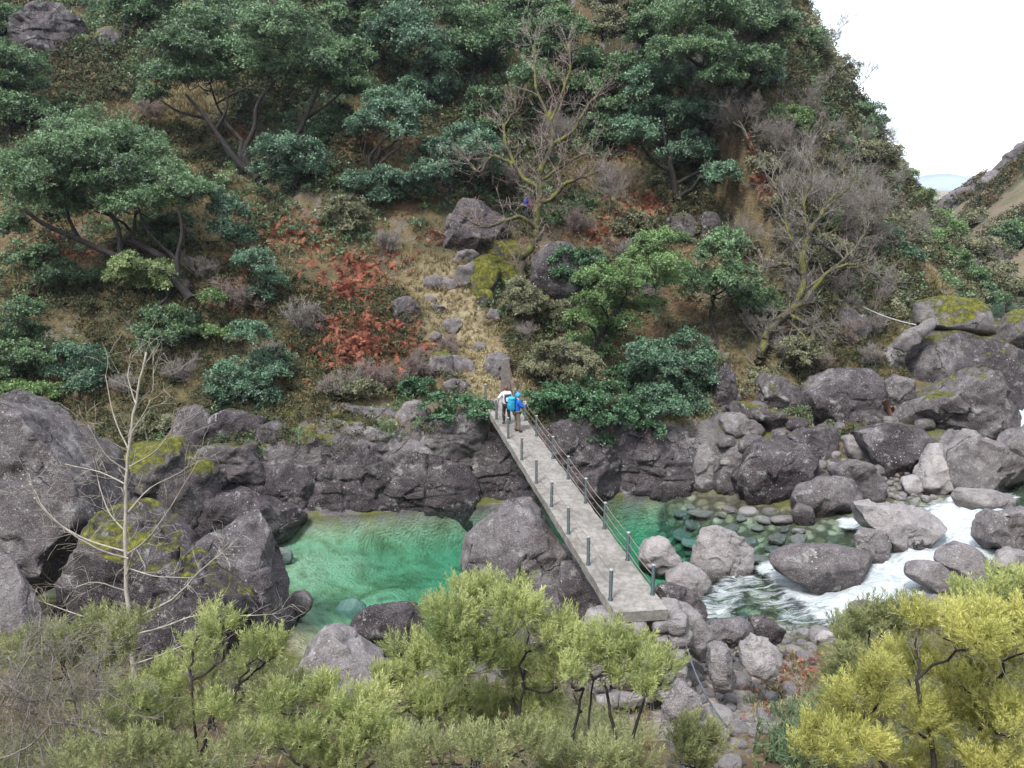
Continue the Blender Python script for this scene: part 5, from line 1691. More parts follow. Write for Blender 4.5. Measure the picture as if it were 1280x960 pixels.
# the mossy oak over the path and the big mossy leaning tree: limbs follow the photograph
def drawn_tree(name, label, zc, base_px, limbs_px, m_trunk, m_twig, twig_lev=3, tw=.010, seed=5, twig_len=1.0, group=None, side_twigs=3, up=.1, rmin=.015):
    rng = np.random.default_rng(seed)
    b = W(*base_px, zc)
    root = thing(name, label, 'tree', b, group)
    tl, tt_ = Tubes(), Tubes()
    for r0, r1, pts in limbs_px:
        P = np.array([W(p[0], p[1], zc + (p[2] if len(p) > 2 else 0)) for p in pts])
        # smooth the polyline
        Q = []
        for i in range(len(P) - 1):
            p0, p1, p2, p3 = P[max(0, i - 1)], P[i], P[i + 1], P[min(len(P) - 1, i + 2)]
            for u in np.linspace(0, 1, 4, endpoint=False):
                Q.append(.5 * (2 * p1 + (p2 - p0) * u + (2 * p0 - 5 * p1 + 4 * p2 - p3) * u * u + (3 * p1 - p0 - 3 * p2 + p3) * u ** 3))
        Q.append(P[-1])
        Q = np.array(Q)
        Q[1:] += rng.normal(0, r0 * .2, (len(Q) - 1, 3))
        rr = np.linspace(r0, r1, len(Q))
        tl.add(Q, rr, 8)
        for i in range(2, len(Q)):
            for s in range(side_twigs if i < len(Q) - 1 else 4):
                if rng.uniform() < .65:
                    d = Q[i] - Q[i - 1]
                    d = d / np.linalg.norm(d) + rng.normal(0, .8, 3) + np.array([0, 0, up])
                    grow(tl, tt_, Q[i], d, twig_len * rng.uniform(.4, 1.1), max(tw, min(rmin * 1.8, rr[i] * .4)), 2, 2 + twig_lev - 1, rng, .08, .7, (2, 3), tw)
    tl.build('trunk', M[m_trunk], root, b)
    tt_.build('twigs', M[m_twig], root, b)
    return root


gb = gbase(652, 352)
zo = (gb - np.array([0, 0, CAMZ])) @ FWD
drawn_tree('oak', 'mossy leafless oak with yellow green limbs above the path, a person behind it', zo, (652, 356), [
    (0.331, 0.211, [(654, 360), (650, 330), (660, 312), (672, 300)]),
    (0.252, 0.121, [(672, 300), (670, 275), (674, 245), (676, 215), (690, 180), (688, 140)]),
    (0.165, 0.065, [(674, 255), (690, 248, -.4), (705, 232, -.8), (725, 222, -1.1), (748, 215, -1.2)]),
    (0.146, 0.057, [(672, 285), (650, 272, -.6), (630, 276, -1.0), (605, 284, -1.3), (590, 278, -1.5)]),
    (0.155, 0.057, [(675, 235), (655, 222, .5), (640, 200, .8), (630, 165, 1.0), (640, 140, 1.0)]),
    (0.116, 0.049, [(640, 205, .7), (615, 195, .6), (600, 215, .4), (585, 205, .3)]),
    (0.116, 0.049, [(690, 180), (715, 165, .5), (730, 140, .6), (745, 120, .6)]),
    (0.097, 0.041, [(688, 150), (670, 110, .3), (668, 70, .4), (660, 45, .4)]),
    (0.097, 0.041, [(689, 150), (705, 110, -.3), (712, 75, -.4), (700, 45, -.4)]),
    (0.097, 0.041, [(678, 225), (715, 200, -.8), (740, 190, -1.0)])], 'bark_moss', 'twig_warm', 3, .011, 5, 1.45, None, 2)
gb = gbase(945, 462)
zo = (gb - np.array([0, 0, CAMZ])) @ FWD
drawn_tree('bare_tree', 'big leafless tree with a mossy leaning trunk over the river', zo, (944, 468), [
    (0.321, 0.178, [(942, 474), (950, 445), (962, 415), (985, 392), (1000, 380)]),
    (0.194, 0.081, [(995, 384), (1004, 350), (1003, 320), (1012, 290), (1030, 262), (1045, 240)]),
    (0.127, 0.057, [(1003, 342), (985, 330, -.4), (965, 334, -.8), (955, 335, -.9)]),
    (0.127, 0.049, [(1000, 380), (1030, 345, .5), (1055, 325, .7), (1072, 305, .8), (1085, 285, .9)]),
    (0.088, 0.041, [(1040, 338, .6), (1065, 330, .2), (1085, 338, 0), (1100, 350, -.2)]),
    (0.107, 0.041, [(988, 394), (1008, 405, -.8), (1020, 412, -1.1), (1032, 422, -1.3)]),
    (0.097, 0.041, [(984, 400), (1000, 415, -.9), (1010, 425, -1.2)]),
    (0.097, 0.041, [(1003, 320), (985, 290, .2), (980, 255, .4), (965, 225, .5)]),
    (0.088, 0.041, [(1010, 292), (1005, 255, -.2), (1015, 220, -.3), (1010, 190, -.3)]),
    (0.078, 0.032, [(1030, 262), (1060, 235, .3), (1075, 205, .4)])], 'bark_moss', 'twig', 3, .010, 6, 1.35, None, 2)
# pale sapling in front of the left boulders
drawn_tree('sapling', 'thin pale leafless sapling standing before the dark boulders on the left', 15.0, (168, 850), [
    (.045, .018, [(168, 850), (163, 790), (158, 720), (157, 650), (158, 600), (163, 545), (172, 490), (183, 440)]),
    (.020, .008, [(160, 698), (120, 685, -.3), (80, 660, -.5), (48, 628, -.7), (36, 592, -.8)]),
    (.018, .007, [(160, 690), (112, 676, .3), (66, 648, .5), (42, 612, .6)]),
    (.018, .007, [(160, 692), (184, 674, -.3), (212, 636, -.6), (247, 577, -.8)]),
    (.016, .007, [(158, 664), (137, 642, .2), (122, 600, .4)]),
    (.022, .008, [(165, 774), (215, 749, -.4), (250, 714, -.6), (278, 690, -.7)]),
    (.014, .006, [(162, 711), (194, 720, -.3), (237, 722, -.5)]),
    (.015, .006, [(156, 605), (125, 590, .3), (81, 580, .5)]),
    (.015, .006, [(162, 583), (194, 564, -.3), (215, 536, -.4)]),
    (.015, .006, [(159, 589), (131, 567, -.2), (110, 530, -.4)]),
    (.018, .006, [(169, 830), (200, 819, -.3), (259, 794, -.5)]),
    (.018, .006, [(163, 778), (109, 772, .2), (56, 753, .4)]),
    (.018, .006, [(165, 794), (203, 784, .3), (247, 769, .4), (297, 770, .5), (340, 768, .5)]),
    (.014, .006, [(160, 560), (142, 520, .2), (132, 470, .3)]),
    (.014, .006, [(165, 540), (188, 500, -.2), (192, 462, -.2)]),
    (.014, .006, [(170, 505), (160, 470, .2), (166, 445, .2)]),
    (.016, .006, [(160, 640), (188, 610, .3), (226, 590, .5)]),
    (.016, .006, [(160, 740), (120, 728, -.3), (92, 735, -.5)]),
    (.016, .006, [(160, 800), (100, 795, -.3), (40, 800, -.4), (0, 805, -.5)])], 'twig_pale', 'twig_pale', 2, .0045, 7, .55, None, 1, .2, .006)
drawn_tree('dead_shrub', 'grey dead shrub with forked bare branches in the bottom left corner', 8.6, (130, 985), [
    (.022, .010, [(150, 990), (125, 917), (62, 900), (28, 868), (-5, 846)]), (.014, .006, [(66, 902), (40, 930), (10, 945), (-20, 955)]),
    (.014, .006, [(60, 985), (50, 930), (30, 880), (10, 820)]), (.012, .006, [(20, 985), (30, 920), (60, 870), (66, 820)]),
    (.012, .006, [(90, 985), (92, 930), (100, 880), (84, 840)]), (.012, .006, [(0, 985), (-5, 900), (20, 850), (50, 800)]),
    (.012, .005, [(180, 985), (150, 930), (120, 870), (130, 820)]), (.010, .005, [(40, 990), (70, 940), (110, 900), (150, 880)])], 'twig', 'twig', 3, .0028, 8, .42, None, 3, .25, .004)


# ------------------------------------------------------------------ broom and tree heath in front
def heath(name, label, zc, base_px, puffs, mkey, stems, seed, dens=1.0, group='yellow green heath shrubs in the foreground', up=.9, flat=.85, size=1.0):
    rng = np.random.default_rng(seed)
    gx = W(base_px[0], base_px[1], zc)
    b = np.array([gx[0], gx[1], zground(gx[0], gx[1])])
    root = thing(name, label, 'shrub', b, group)
    C = []
    xs = [p[0] for p in puffs]
    half = (max(xs) - min(xs)) / 2 / FPX * zc
    for px, py, r in puffs:
        r *= 1.16
        c = W(px, py, zc + rng.uniform(-.7, .7) * half)
        R = r / FPX * zc
        c[2] = max(c[2], zground(c[0], c[1]) + R * .5)
        C.append((c, R))
    tb, tw = Tubes(), Tubes()
    for r0, pts in stems:
        P = np.array([W(p[0], p[1], zc) for p in pts])
        P[0] = b + (P[0] - gx) * .3 - np.array([0, 0, .2])
        nodes = limbs(tb, P[0], P, [], r0, rng)
    allp = np.concatenate(tb.V) if tb.V else b[None, :]
    nodes = [(q.mean(0)) for q in np.array_split(allp, max(1, len(allp) // 8))]
    for c, R in C:
        q = min(nodes, key=lambda n_: np.linalg.norm(n_ - c) + 1.3 * max(0, n_[2] - c[2] + .2))
        P = branch_path(q, c - np.array([0, 0, R * .3]), rng, .2, .03, 7)
        tb.add(P, np.linspace(.018, .009, 7), 5)
        for k in range(9):
            e = c + rng.normal(0, .5, 3) * R * np.array([1, 1, .6]) + np.array([0, 0, R * .2])
            tw.add(branch_path(P[rng.integers(3, 7)], e, rng, .2, .05, 5), np.linspace(.007, .0025, 5), 3)
        for k in range(7):                    # dead twigs under the green
            e = c + rng.normal(0, .5, 3) * R - np.array([0, 0, R * .8])
            tw.add(branch_path(P[rng.integers(2, 6)], e, rng, .3, .0, 4), [.005, .004, .003, .002], 3)
    tb.build('stem', M['bark'], root, b)
    tw.build('twigs', M['twig'], root, b)
    P, D, T = [], [], []
    for c, R in C:
        n = int(165 * dens * (R / .35) ** 1.9)
        d = rng.normal(size=(n, 3))
        d /= np.linalg.norm(d, axis=1, keepdims=True)
        d[:, 2] = np.where(d[:, 2] < -.45, -d[:, 2], d[:, 2])
        # fine lobes
        nl = 9
        ld = rng.normal(size=(nl, 3))
        ld[:, 2] = np.abs(ld[:, 2]) * .8 - .15
        ld /= np.linalg.norm(ld, axis=1, keepdims=True)
        kk = rng.integers(0, nl, n)
        p = c + ld[kk] * R * np.array([.62, .62, .5]) * rng.uniform(.75, 1.1, (nl, 1))[kk] + d * R * rng.uniform(.1, .42, (n, 1)) * np.array([1, 1, flat])
        P.append(p)
        D.append(d * .55 + ld[kk] * .35 + np.array([0, 0, up]) + rng.normal(0, .25, (n, 3)))
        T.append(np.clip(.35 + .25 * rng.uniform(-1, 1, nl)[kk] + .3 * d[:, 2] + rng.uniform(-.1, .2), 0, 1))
    P, D, T = np.concatenate(P), np.concatenate(D), np.concatenate(T)
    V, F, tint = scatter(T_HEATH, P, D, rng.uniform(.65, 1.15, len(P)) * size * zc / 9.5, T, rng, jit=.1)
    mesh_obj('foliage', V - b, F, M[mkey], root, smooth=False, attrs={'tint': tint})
    return root


heath('heath_shrub', 'tallest yellow green heath bush at the bottom centre before the great boulder', 10.0, (600, 1010), [(598, 752, 26), (560, 785, 34), (640, 778, 34), (692, 800, 26), (520, 828, 34), (580, 838, 40), (642, 838, 38), (488, 868, 30), (700, 850, 28), (552, 888, 38), (620, 898, 38), (676, 898, 32), (462, 892, 26), (575, 750, 18), (620, 745, 16), (655, 745, 14)], 'heath', [(.035, [(600, 1010), (598, 940), (585, 880), (575, 830)]), (.03, [(620, 1010), (640, 930), (655, 860)]), (.025, [(580, 1010), (540, 930), (520, 880)])], 51)
heath('heath_shrub', 'umbrella shaped green heath with black forked stems right of the tallest bush', 9.2, (770, 1010), [(728, 822, 22), (765, 812, 25), (798, 825, 25), (828, 846, 22), (750, 842, 22), (700, 836, 20), (785, 850, 22), (812, 865, 18), (715, 850, 18)], 'heath', [(.03, [(775, 1010), (778, 950), (765, 905), (758, 860)]), (.026, [(778, 1010), (792, 920), (806, 870)]), (.026, [(700, 1010), (716, 920), (730, 860)]), (.02, [(712, 960), (735, 905), (742, 850)])], 52, .9)
heath('heath_shrub', 'yellow green heath at the lower left with a dark stem, under the sapling', 9.4, (250, 1010), [(278, 796, 20), (240, 825, 24), (330, 822, 22), (202, 852, 26), (162, 884, 27), (132, 912, 24), (250, 862, 28), (218, 902, 30), (300, 846, 22), (180, 925, 28), (268, 905, 24), (345, 815, 14), (262, 772, 12)], 'heath', [(.03, [(250, 1010), (250, 950), (258, 910), (285, 875)]), (.024, [(200, 1010), (205, 930), (190, 890)]), (.02, [(252, 960), (242, 900), (240, 850)])], 53, .8)
heath('heath_shrub', 'olive heath on the left between the dead shrub and the dark boulder', 12.5, (120, 930), [(100, 800, 20), (130, 790, 22), (158, 800, 20), (80, 820, 20), (150, 825, 22), (60, 800, 16), (115, 830, 22), (40, 815, 16), (175, 785, 14), (20, 830, 18)], 'heath_o', [(.025, [(120, 940), (118, 860), (125, 820)]), (.02, [(90, 940), (86, 850)])], 54, .45)
heath('heath_shrub', 'yellow green heath left of the tallest bush at the bottom edge', 8.6, (400, 1020), [(402, 886, 32), (442, 915, 34), (370, 925, 28), (348, 885, 20), (420, 945, 32), (480, 940, 28), (330, 930, 24), (385, 955, 28)], 'heath', [(.03, [(400, 1020), (400, 950), (405, 910)]), (.02, [(440, 1020), (445, 950)])], 55)
heath('heath_shrub', 'biggest bright yellow heath in the bottom right corner', 9.0, (1170, 1030), [(1180, 788, 32), (1222, 798, 34), (1130, 828, 34), (1190, 848, 38), (1250, 848, 40), (1082, 884, 34), (1132, 898, 38), (1042, 912, 34), (1200, 918, 42), (1270, 908, 40), (1062, 945, 34), (1150, 780, 20), (1242, 772, 22), (1290, 800, 34), (1010, 945, 26), (1130, 955, 36), (1240, 965, 36), (1100, 850, 20)], 'heath_y', [(.035, [(1170, 1030), (1165, 930), (1150, 880), (1145, 850)]), (.03, [(1200, 1030), (1220, 930), (1235, 870)]), (.026, [(1120, 1030), (1090, 940), (1080, 900)])], 56)
heath('heath_shrub', 'darker green heath at the right edge above the bright yellow one', 12.0, (1250, 900), [(1208, 757, 20), (1250, 745, 26), (1278, 758, 28), (1230, 780, 24), (1300, 740, 26), (1200, 775, 14), (1270, 790, 24)], 'heath', [(.03, [(1250, 900), (1252, 830), (1255, 780)])], 57, .9)
heath('heath_shrub', 'grey olive heath between the rapids and the bright yellow bush', 13.2, (1085, 940), [(1090, 778, 22), (1060, 798, 20), (1118, 796, 22), (1072, 838, 24), (1050, 862, 20), (1104, 846, 22), (1082, 868, 20), (1130, 770, 14), (1040, 880, 16)], 'heath_o', [(.025, [(1085, 940), (1084, 860), (1088, 810)]), (.02, [(1060, 940), (1056, 870)])], 58, .8)
heath('heath_shrub', 'small green heath among the rubble at the bottom edge', 10.0, (868, 1010), [(868, 925, 20), (890, 942, 18), (850, 945, 20), (872, 955, 20)], 'heath_o', [(.018, [(868, 1010), (868, 950)])], 59)
for _lab, _zc, _x, _pf, _sd in [('low olive heath along the bottom edge under the tallest bush', 7.8, 580, [(540, 945, 36), (600, 955, 38), (660, 948, 36), (500, 965, 30), (700, 965, 30)], 60),
                           ('low olive heath along the bottom edge under the umbrella shaped one', 7.9, 790, [(745, 955, 30), (790, 958, 26), (700, 960, 26), (770, 970, 30)], 61),
                           ('low olive heath along the bottom edge right of the dead shrub', 7.8, 180, [(150, 955, 32), (200, 962, 34), (250, 960, 32), (300, 950, 30), (100, 965, 30)], 62),
                           ('faded heath behind the lower left one, at the foot of the pointed boulder', 13.0, 330, [(330, 850, 22), (300, 870, 22), (360, 870, 22), (270, 880, 20), (340, 890, 24), (385, 880, 16)], 63)]:
    heath('heath_shrub', _lab, _zc, (_x, 1020 if _sd != 63 else 930), _pf, 'heath_o', [(.02, [(_x, 1020 if _sd != 63 else 930), (_x + 5, 960 if _sd != 63 else 880)])], _sd, .75)


# ------------------------------------------------------------------ bracken, grass and undergrowth
def bracken(px, py, rx, ry, n, label, name='bracken', m='bracken', size=1.0):
    n = int(n * .95)
    rx, ry = rx * 1.2, ry * 1.1
    rng = np.random.default_rng(int(px * 31 + py))
    c = gbase(px, py)
    zc = (c - np.array([0, 0, CAMZ])) @ FWD
    # spread over the slope: sample pixels in an ellipse and drop each frond on the ground
    a, q = rng.uniform(0, 6.28, n), np.sqrt(rng.uniform(0, 1, n)) * (1 + .35 * rng.normal(size=n))
    P = ground_many(px + np.cos(a) * q * rx, py + np.sin(a) * q * ry)
    P = P[np.abs((P - c) @ FWD) < 9]
    P[:, 2] += rng.uniform(-.05, .25 + .5 * (n > 300), len(P))
    D = np.stack([rng.normal(0, .8, len(P)), rng.normal(0, .8, len(P)) - .15, np.ones(len(P)) * .8], 1)
    T = rng.uniform(.1, .8, len(P))
    V, F, tint = scatter(T_FROND, P, D, rng.uniform(.7, 1.4, len(P)) * size, T, rng, jit=.15)
    o = mesh_obj(name, V - c, F, M[m], None, c, smooth=False, attrs={'tint': tint})
    return tag(o, label, 'bracken', 'dead bracken on the far slope')


for a in [(448, 440, 46, 34, 420, 'broad rust red bracken bank left of the path'), (440, 368, 40, 26, 260, 'red bracken above the broad bank beside the path'),
          (815, 262, 34, 22, 200, 'brightest red bracken under the black trunked evergreen'), (785, 190, 26, 12, 110, 'orange red bracken left of the black trunked evergreen'),
          (745, 298, 44, 24, 170, 'purplish bracken right of the oak'), (300, 372, 50, 22, 150, 'brown bracken between the slanting evergreen and the wide one'),
          (360, 300, 60, 30, 190, 'rusty bracken below the forked evergreen'), (430, 182, 36, 14, 110, 'tan bracken behind the small round evergreen'),
          (300, 180, 30, 20, 90, 'red bracken under the crown of the forked evergreen'), (540, 175, 24, 16, 80, 'red bracken at the head of the holly thicket'),
          (100, 100, 70, 30, 200, 'tan bracken on the open slope at the top left'), (700, 22, 60, 18, 150, 'red bracken at the top edge of the slope'),
          (560, 300, 30, 16, 60, 'small bracken patch beside the leaning boulder'), (510, 440, 22, 26, 80, 'thin bracken at the left edge of the path'),
          (90, 320, 60, 16, 100, 'brown bracken under the wide evergreen'), (660, 385, 20, 14, 40, 'small bracken patch behind the olive bush'),
          (940, 250, 36, 26, 110, 'brown bracken under the leafless trees on the right slope'), (450, 330, 50, 14, 100, 'bracken strip above the red bank')]:
    bracken(*a)
for px, py, rx, ry, n, lab in [(968, 872, 30, 40, 60, 'rusty dead bracken at the right of the rubble'), (1010, 850, 26, 20, 40, 'reddish tuft of bracken below the grey olive heath')]:
    bracken(px, py, rx, ry, n, lab, size=.45)


def slope_points(n, rng, ylim=(33, 100), xlim=(-46, 66), margin=40):
    x = rng.uniform(*xlim, n)
    y = rng.uniform(ylim[0], ylim[1], n)
    yF = np.interp(x, FARB[:, 0], FARB[:, 1])
    dF, _ = poly_dist(x, y, FARB)
    z = H(x, y)
    zc = y * CP - (z - CAMZ) * SP
    px = 640 + x / zc * FPX
    py = 480 - ((z - CAMZ) * CP + y * SP) / zc * FPX
    k = (y > yF) & (dF > np.interp(x, [9, 12, 24, 27], [1.2, 4.6, 4.6, 1.5])) & (px > -margin) & (px < 1280 + margin) & (py > -margin) & (py < 960)
    return x[k], y[k], z[k], px[k], py[k], dF[k]


def path_weight(x, y):
    w = np.zeros_like(x)
    for (ax, ay), (bx, by), wd in PATHS:
        t = np.clip(((x - ax) * (bx - ax) + (y - ay) * (by - ay)) / ((bx - ax) ** 2 + (by - ay) ** 2), 0, 1)
        w = np.maximum(w, sm(1.4 - np.hypot(x - ax - t * (bx - ax), y - ay - t * (by - ay)) / wd))
    return w


def stuff(name, V, F, tint, m):
    o = mesh_obj(name, V, F, M[m], None, (0, 0, 0), smooth=False, attrs={'tint': tint})
    o['kind'] = 'stuff'
    return o


rng = np.random.default_rng(99)
# dry grass
x, y, z, px, py, dF = slope_points(190000, rng)
P2 = np.stack([x, y, 0 * x], 1)
g = fbm(P2 / 5.0, 3, 61)
pw = path_weight(x, y)
tl_ = np.exp(-(((px - 130) / 130) ** 2 + ((py - 110) / 70) ** 2))
keep = rng.uniform(size=len(x)) < np.clip(.30 + .5 * g + .9 * pw + .6 * tl_, .08, 1)
P = np.stack([x, y, z - .03], 1)[keep]
D = np.stack([rng.normal(0, .3, len(P)), rng.normal(0, .3, len(P)) - .25, np.ones(len(P))], 1)
sc = rng.uniform(.6, 1.2, len(P)) * np.clip(P[:, 1] / 45, .8, 1.7)
V, F, t = scatter(T_GRASS, P, D, sc, np.clip(.45 + .3 * g[keep] + .2 * pw[keep] + .2 * tl_[keep], 0, 1), rng)
stuff('dry_grass', V, F, t, 'straw')
# green grass and moss
x, y, z, px, py, dF = slope_points(60000, rng)
g2 = fbm(np.stack([x, y, 0 * x], 1) / 4.0, 3, 65)
keep = rng.uniform(size=len(x)) < np.clip(.05 + .75 * (g2 - .1) + .35 * np.exp(-(dF / 4) ** 2), 0, 1)
P = np.stack([x, y, z - .03], 1)[keep]
D = np.stack([rng.normal(0, .3, len(P)), rng.normal(0, .3, len(P)) - .25, np.ones(len(P))], 1)
V, F, t = scatter(T_GRASS, P, D, rng.uniform(.4, .8, len(P)) * np.clip(P[:, 1] / 45, .8, 1.7), np.clip(.5 + .4 * g2[keep], 0, 1), rng)
stuff('green_grass', V, F, t, 'mosstuft')
# low mixed scrub: lumps of small leaves
T_LOW = [t_leafspray(8, .17, .07, s) for s in (31, 32, 33)]


def scrub(name, n, seed, thr, m, hgt, per, sz, noise_scale, xlim=(-46, 66), ylim=(33, 100)):
    rng = np.random.default_rng(seed)
    x, y, z, px, py, dF = slope_points(n, rng, ylim, xlim)
    P2 = np.stack([x, y, 0 * x], 1)
    g = fbm(P2 / noise_scale, 3, seed)
    k = (g > thr) & (path_weight(x, y) < .35)
    x, y, z, g = x[k], y[k], z[k], g[k]
    c = np.stack([x, y, z], 1)
    R = rng.uniform(.25, .7, len(c)) * np.clip(c[:, 1] / 45, .8, 1.6)
    idx = np.repeat(np.arange(len(c)), per)
    d = rng.normal(size=(len(idx), 3))
    d /= np.linalg.norm(d, axis=1, keepdims=True)
    d[:, 2] = np.abs(d[:, 2])
    P = c[idx] + d * (R[idx] * rng.uniform(.6, 1, len(idx)))[:, None] * np.array([1, 1, hgt])
    D = d + np.array([0, 0, .4]) + rng.normal(0, .3, d.shape)
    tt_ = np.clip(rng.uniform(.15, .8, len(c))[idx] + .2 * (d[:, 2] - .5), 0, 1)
    V, F, t = scatter(T_LOW, P, D, sz * np.clip(P[:, 1] / 45, .8, 1.7) * rng.uniform(.7, 1.2, len(P)), tt_, rng, jit=.1)
    print(name, len(F))
    return stuff(name, V, F, t, m)


scrub('undergrowth', 36000, 71, -.2, 'under', .75, 11, 1.15, 6.0)
scrub('green_undergrowth', 15000, 72, .0, 'leaf_evergreen', .8, 11, 1.1, 4.5)
scrub('olive_undergrowth', 12000, 73, -.15, 'leaf_olive', .9, 11, 1.0, 7.0, (8, 66), (36, 110))

# scrub and grass of the right hand mountain
rng = np.random.default_rng(4321)
x, y = rng.uniform(36, 170, 30000), rng.uniform(46, 190, 30000)
yN = np.interp(x, NEARB[:, 0], NEARB[:, 1])
z = H(x, y)
zc = y * CP - (z - CAMZ) * SP
k = (y < yN - .5) & (np.abs(x / zc) < .68) & (x / zc > .44)
g = fbm(np.stack([x, y, 0 * x], 1) / 9, 3, 91)
k &= g > -.15
c = np.stack([x, y, z], 1)[k]
idx = np.repeat(np.arange(len(c)), 9)
d = rng.normal(size=(len(idx), 3))
d[:, 2] = np.abs(d[:, 2])
d /= np.linalg.norm(d, axis=1, keepdims=True)
P = c[idx] + d * rng.uniform(.3, .9, len(c))[idx][:, None]
V, F, t = scatter([t_leafspray(6, .3, .16, 41)], P, d + np.array([0, 0, .4]), np.clip(c[idx][:, 1] / 90, .6, 1.6), np.clip(rng.uniform(.1, 1, len(c))[idx], 0, 1), rng)
stuff('mountain_scrub', V, F, t, 'under')
# low growth on the camera's own bank
rng = np.random.default_rng(1234)
x, y = rng.uniform(-16, 20, 10000), rng.uniform(3.5, 21, 10000)
z = H(x, y)
dN, _ = poly_dist(x, y, NEARB)
g = fbm(np.stack([x, y, 0 * x], 1) / 1.6, 3, 81)
zc = y * CP - (z - CAMZ) * SP
px, py = 640 + x / zc * FPX, 480 - ((z - CAMZ) * CP + y * SP) / zc * FPX
clear = (px > 815) & (px < 1010 - np.clip(py - 880, 0, 200) * .35)
k = (dN > 2.5) & (np.abs(x) < y * .72 + 1.5) & (g > -.15) & ~clear
c = np.stack([x, y, z], 1)[k]
idx = np.repeat(np.arange(len(c)), 4)
P = c[idx] + rng.normal(0, .12, (len(idx), 3)) + np.array([0, 0, .12])
D = rng.normal(0, .45, P.shape) + np.array([0, 0, 1])
V, F, t = scatter(T_HEATH, P, D, rng.uniform(.6, 1.3, len(P)), rng.uniform(.0, .7, len(c))[idx], rng)
stuff('near_undergrowth', V, F, t, 'heath_o')
P = np.stack([x, y, z], 1)[(dN > 1.5) & (g < .1) & (np.abs(x) < y * .72 + 1.5) & ~clear][:3500]
V, F, t = scatter(T_GRASS, P, rng.normal(0, .3, P.shape) + np.array([0, 0, 1]), rng.uniform(.3, .6, len(P)), rng.uniform(.1, .7, len(P)), rng)
stuff('near_grass', V, F, t, 'straw')


# ------------------------------------------------------------------ far rocks on the right hand mountain
for lab, out, fw in [('grey dome outcrop on the skyline at the right edge', [(1244, 212), (1258, 192), (1276, 178), (1310, 168), (1316, 215), (1275, 226)], 150),
                     ('long grey cliff band on the skyline of the right hand mountain', [(1164, 274), (1182, 246), (1206, 234), (1230, 216), (1252, 211), (1246, 232), (1216, 262), (1184, 278)], 135),
                     ('dark outcrop below the cliff band on the right hand mountain', [(1200, 285), (1212, 270), (1230, 272), (1236, 284), (1218, 292)], 118),
                     ('small split outcrop low on the right hand mountain', [(1230, 318), (1240, 300), (1260, 304), (1266, 318), (1248, 324)], 105),
                     ('pale boulder at the right edge of the mountain side', [(1268, 290), (1276, 278), (1296, 276), (1298, 294), (1278, 298)], 115)]:
    rock('outcrop', lab, out, fw, .7, .12, .7, 'outcrop', 'outcrops of the right hand mountain', sub=5, ledge=1.5, cuts=8, sink=.4)

# ------------------------------------------------------------------ loose stones
STONES = []
for k in range(6):
    v, f = ICO[3]
    rr = np.random.default_rng(400 + k)
    q = np.sign(v) * np.abs(v) ** rr.uniform(.62, .95) * np.array([1, rr.uniform(.65, .9), rr.uniform(.5, .75)])
    for c in range(6):
        n = rr.normal(size=3)
        n /= np.linalg.norm(n)
        dd = q @ n
        q = q - np.clip(dd - dd.max() * rr.uniform(.7, .92), 0, None)[:, None] * n * .9
    q = q * (1 + .07 * fbm(v * 1.5 + k * 9, 3, k)[:, None])
    me_o = mesh_obj('stone', q, f, M['rock'])
    STONES.append(me_o)
_sfirst = set()


def stone(px, py, rpx, k, tone, moss, label, group, fwd=None, wet=0.0):
    b = ground(px, py) if fwd is None else WF(px, py, fwd)
    zc = (b - np.array([0, 0, CAMZ])) @ FWD
    s = rpx / FPX * zc
    if k in _sfirst:
        o = STONES[k].copy()
        COL.objects.link(o)
    else:
        _sfirst.add(k)
        o = STONES[k]
    o.location = (float(b[0]), float(b[1]), zground(b[0], b[1]) + s * .22)
    o.rotation_euler = (RNG.uniform(-.3, .3), RNG.uniform(-.3, .3), RNG.uniform(0, 6.28))
    o.scale = (s, s, s)
    o['tone'], o['moss'], o['wet'], o['wetz'] = tone, moss, wet, -100.0
    tag(o, label, 'stone', group)
    return o


rng = np.random.default_rng(123)
# rubble below the bridge end
pl, tries = [], 0
while len(pl) < 170 and tries < 14000:
    tries += 1
    x_, y_ = rng.uniform(770, 1040), rng.uniform(775, 972)
    lo = 830 + (y_ - 775) * .02 if y_ < 830 else 838
    hi = 1035 - (y_ - 790) * .62 if y_ > 790 else 1000
    r_ = rng.choice([5, 7, 9, 12, 15, 20], p=[.14, .2, .24, .2, .14, .08])
    if not (lo < x_ < hi):
        continue
    if all(math.hypot(x_ - a, (y_ - b) * 1.4) > (r_ + c) * .8 for a, b, c in pl):
        pl.append((x_, y_, r_))
for i, (a, b, c) in enumerate(pl):
    pale = rng.uniform(0, .42)
    if c >= 15:
        stone(a, b, c, i % 6, pale, .05, 'large loose stone in the rubble below the bridge end', 'large loose rubble stones')
    elif c >= 9:
        stone(a, b, c, i % 6, pale, .03, 'fist to head sized stone in the rubble below the bridge end', 'middling rubble stones')
    else:
        stone(a, b, c, i % 6, pale, .0, 'small pale stone in the rubble below the bridge end', 'small rubble stones')
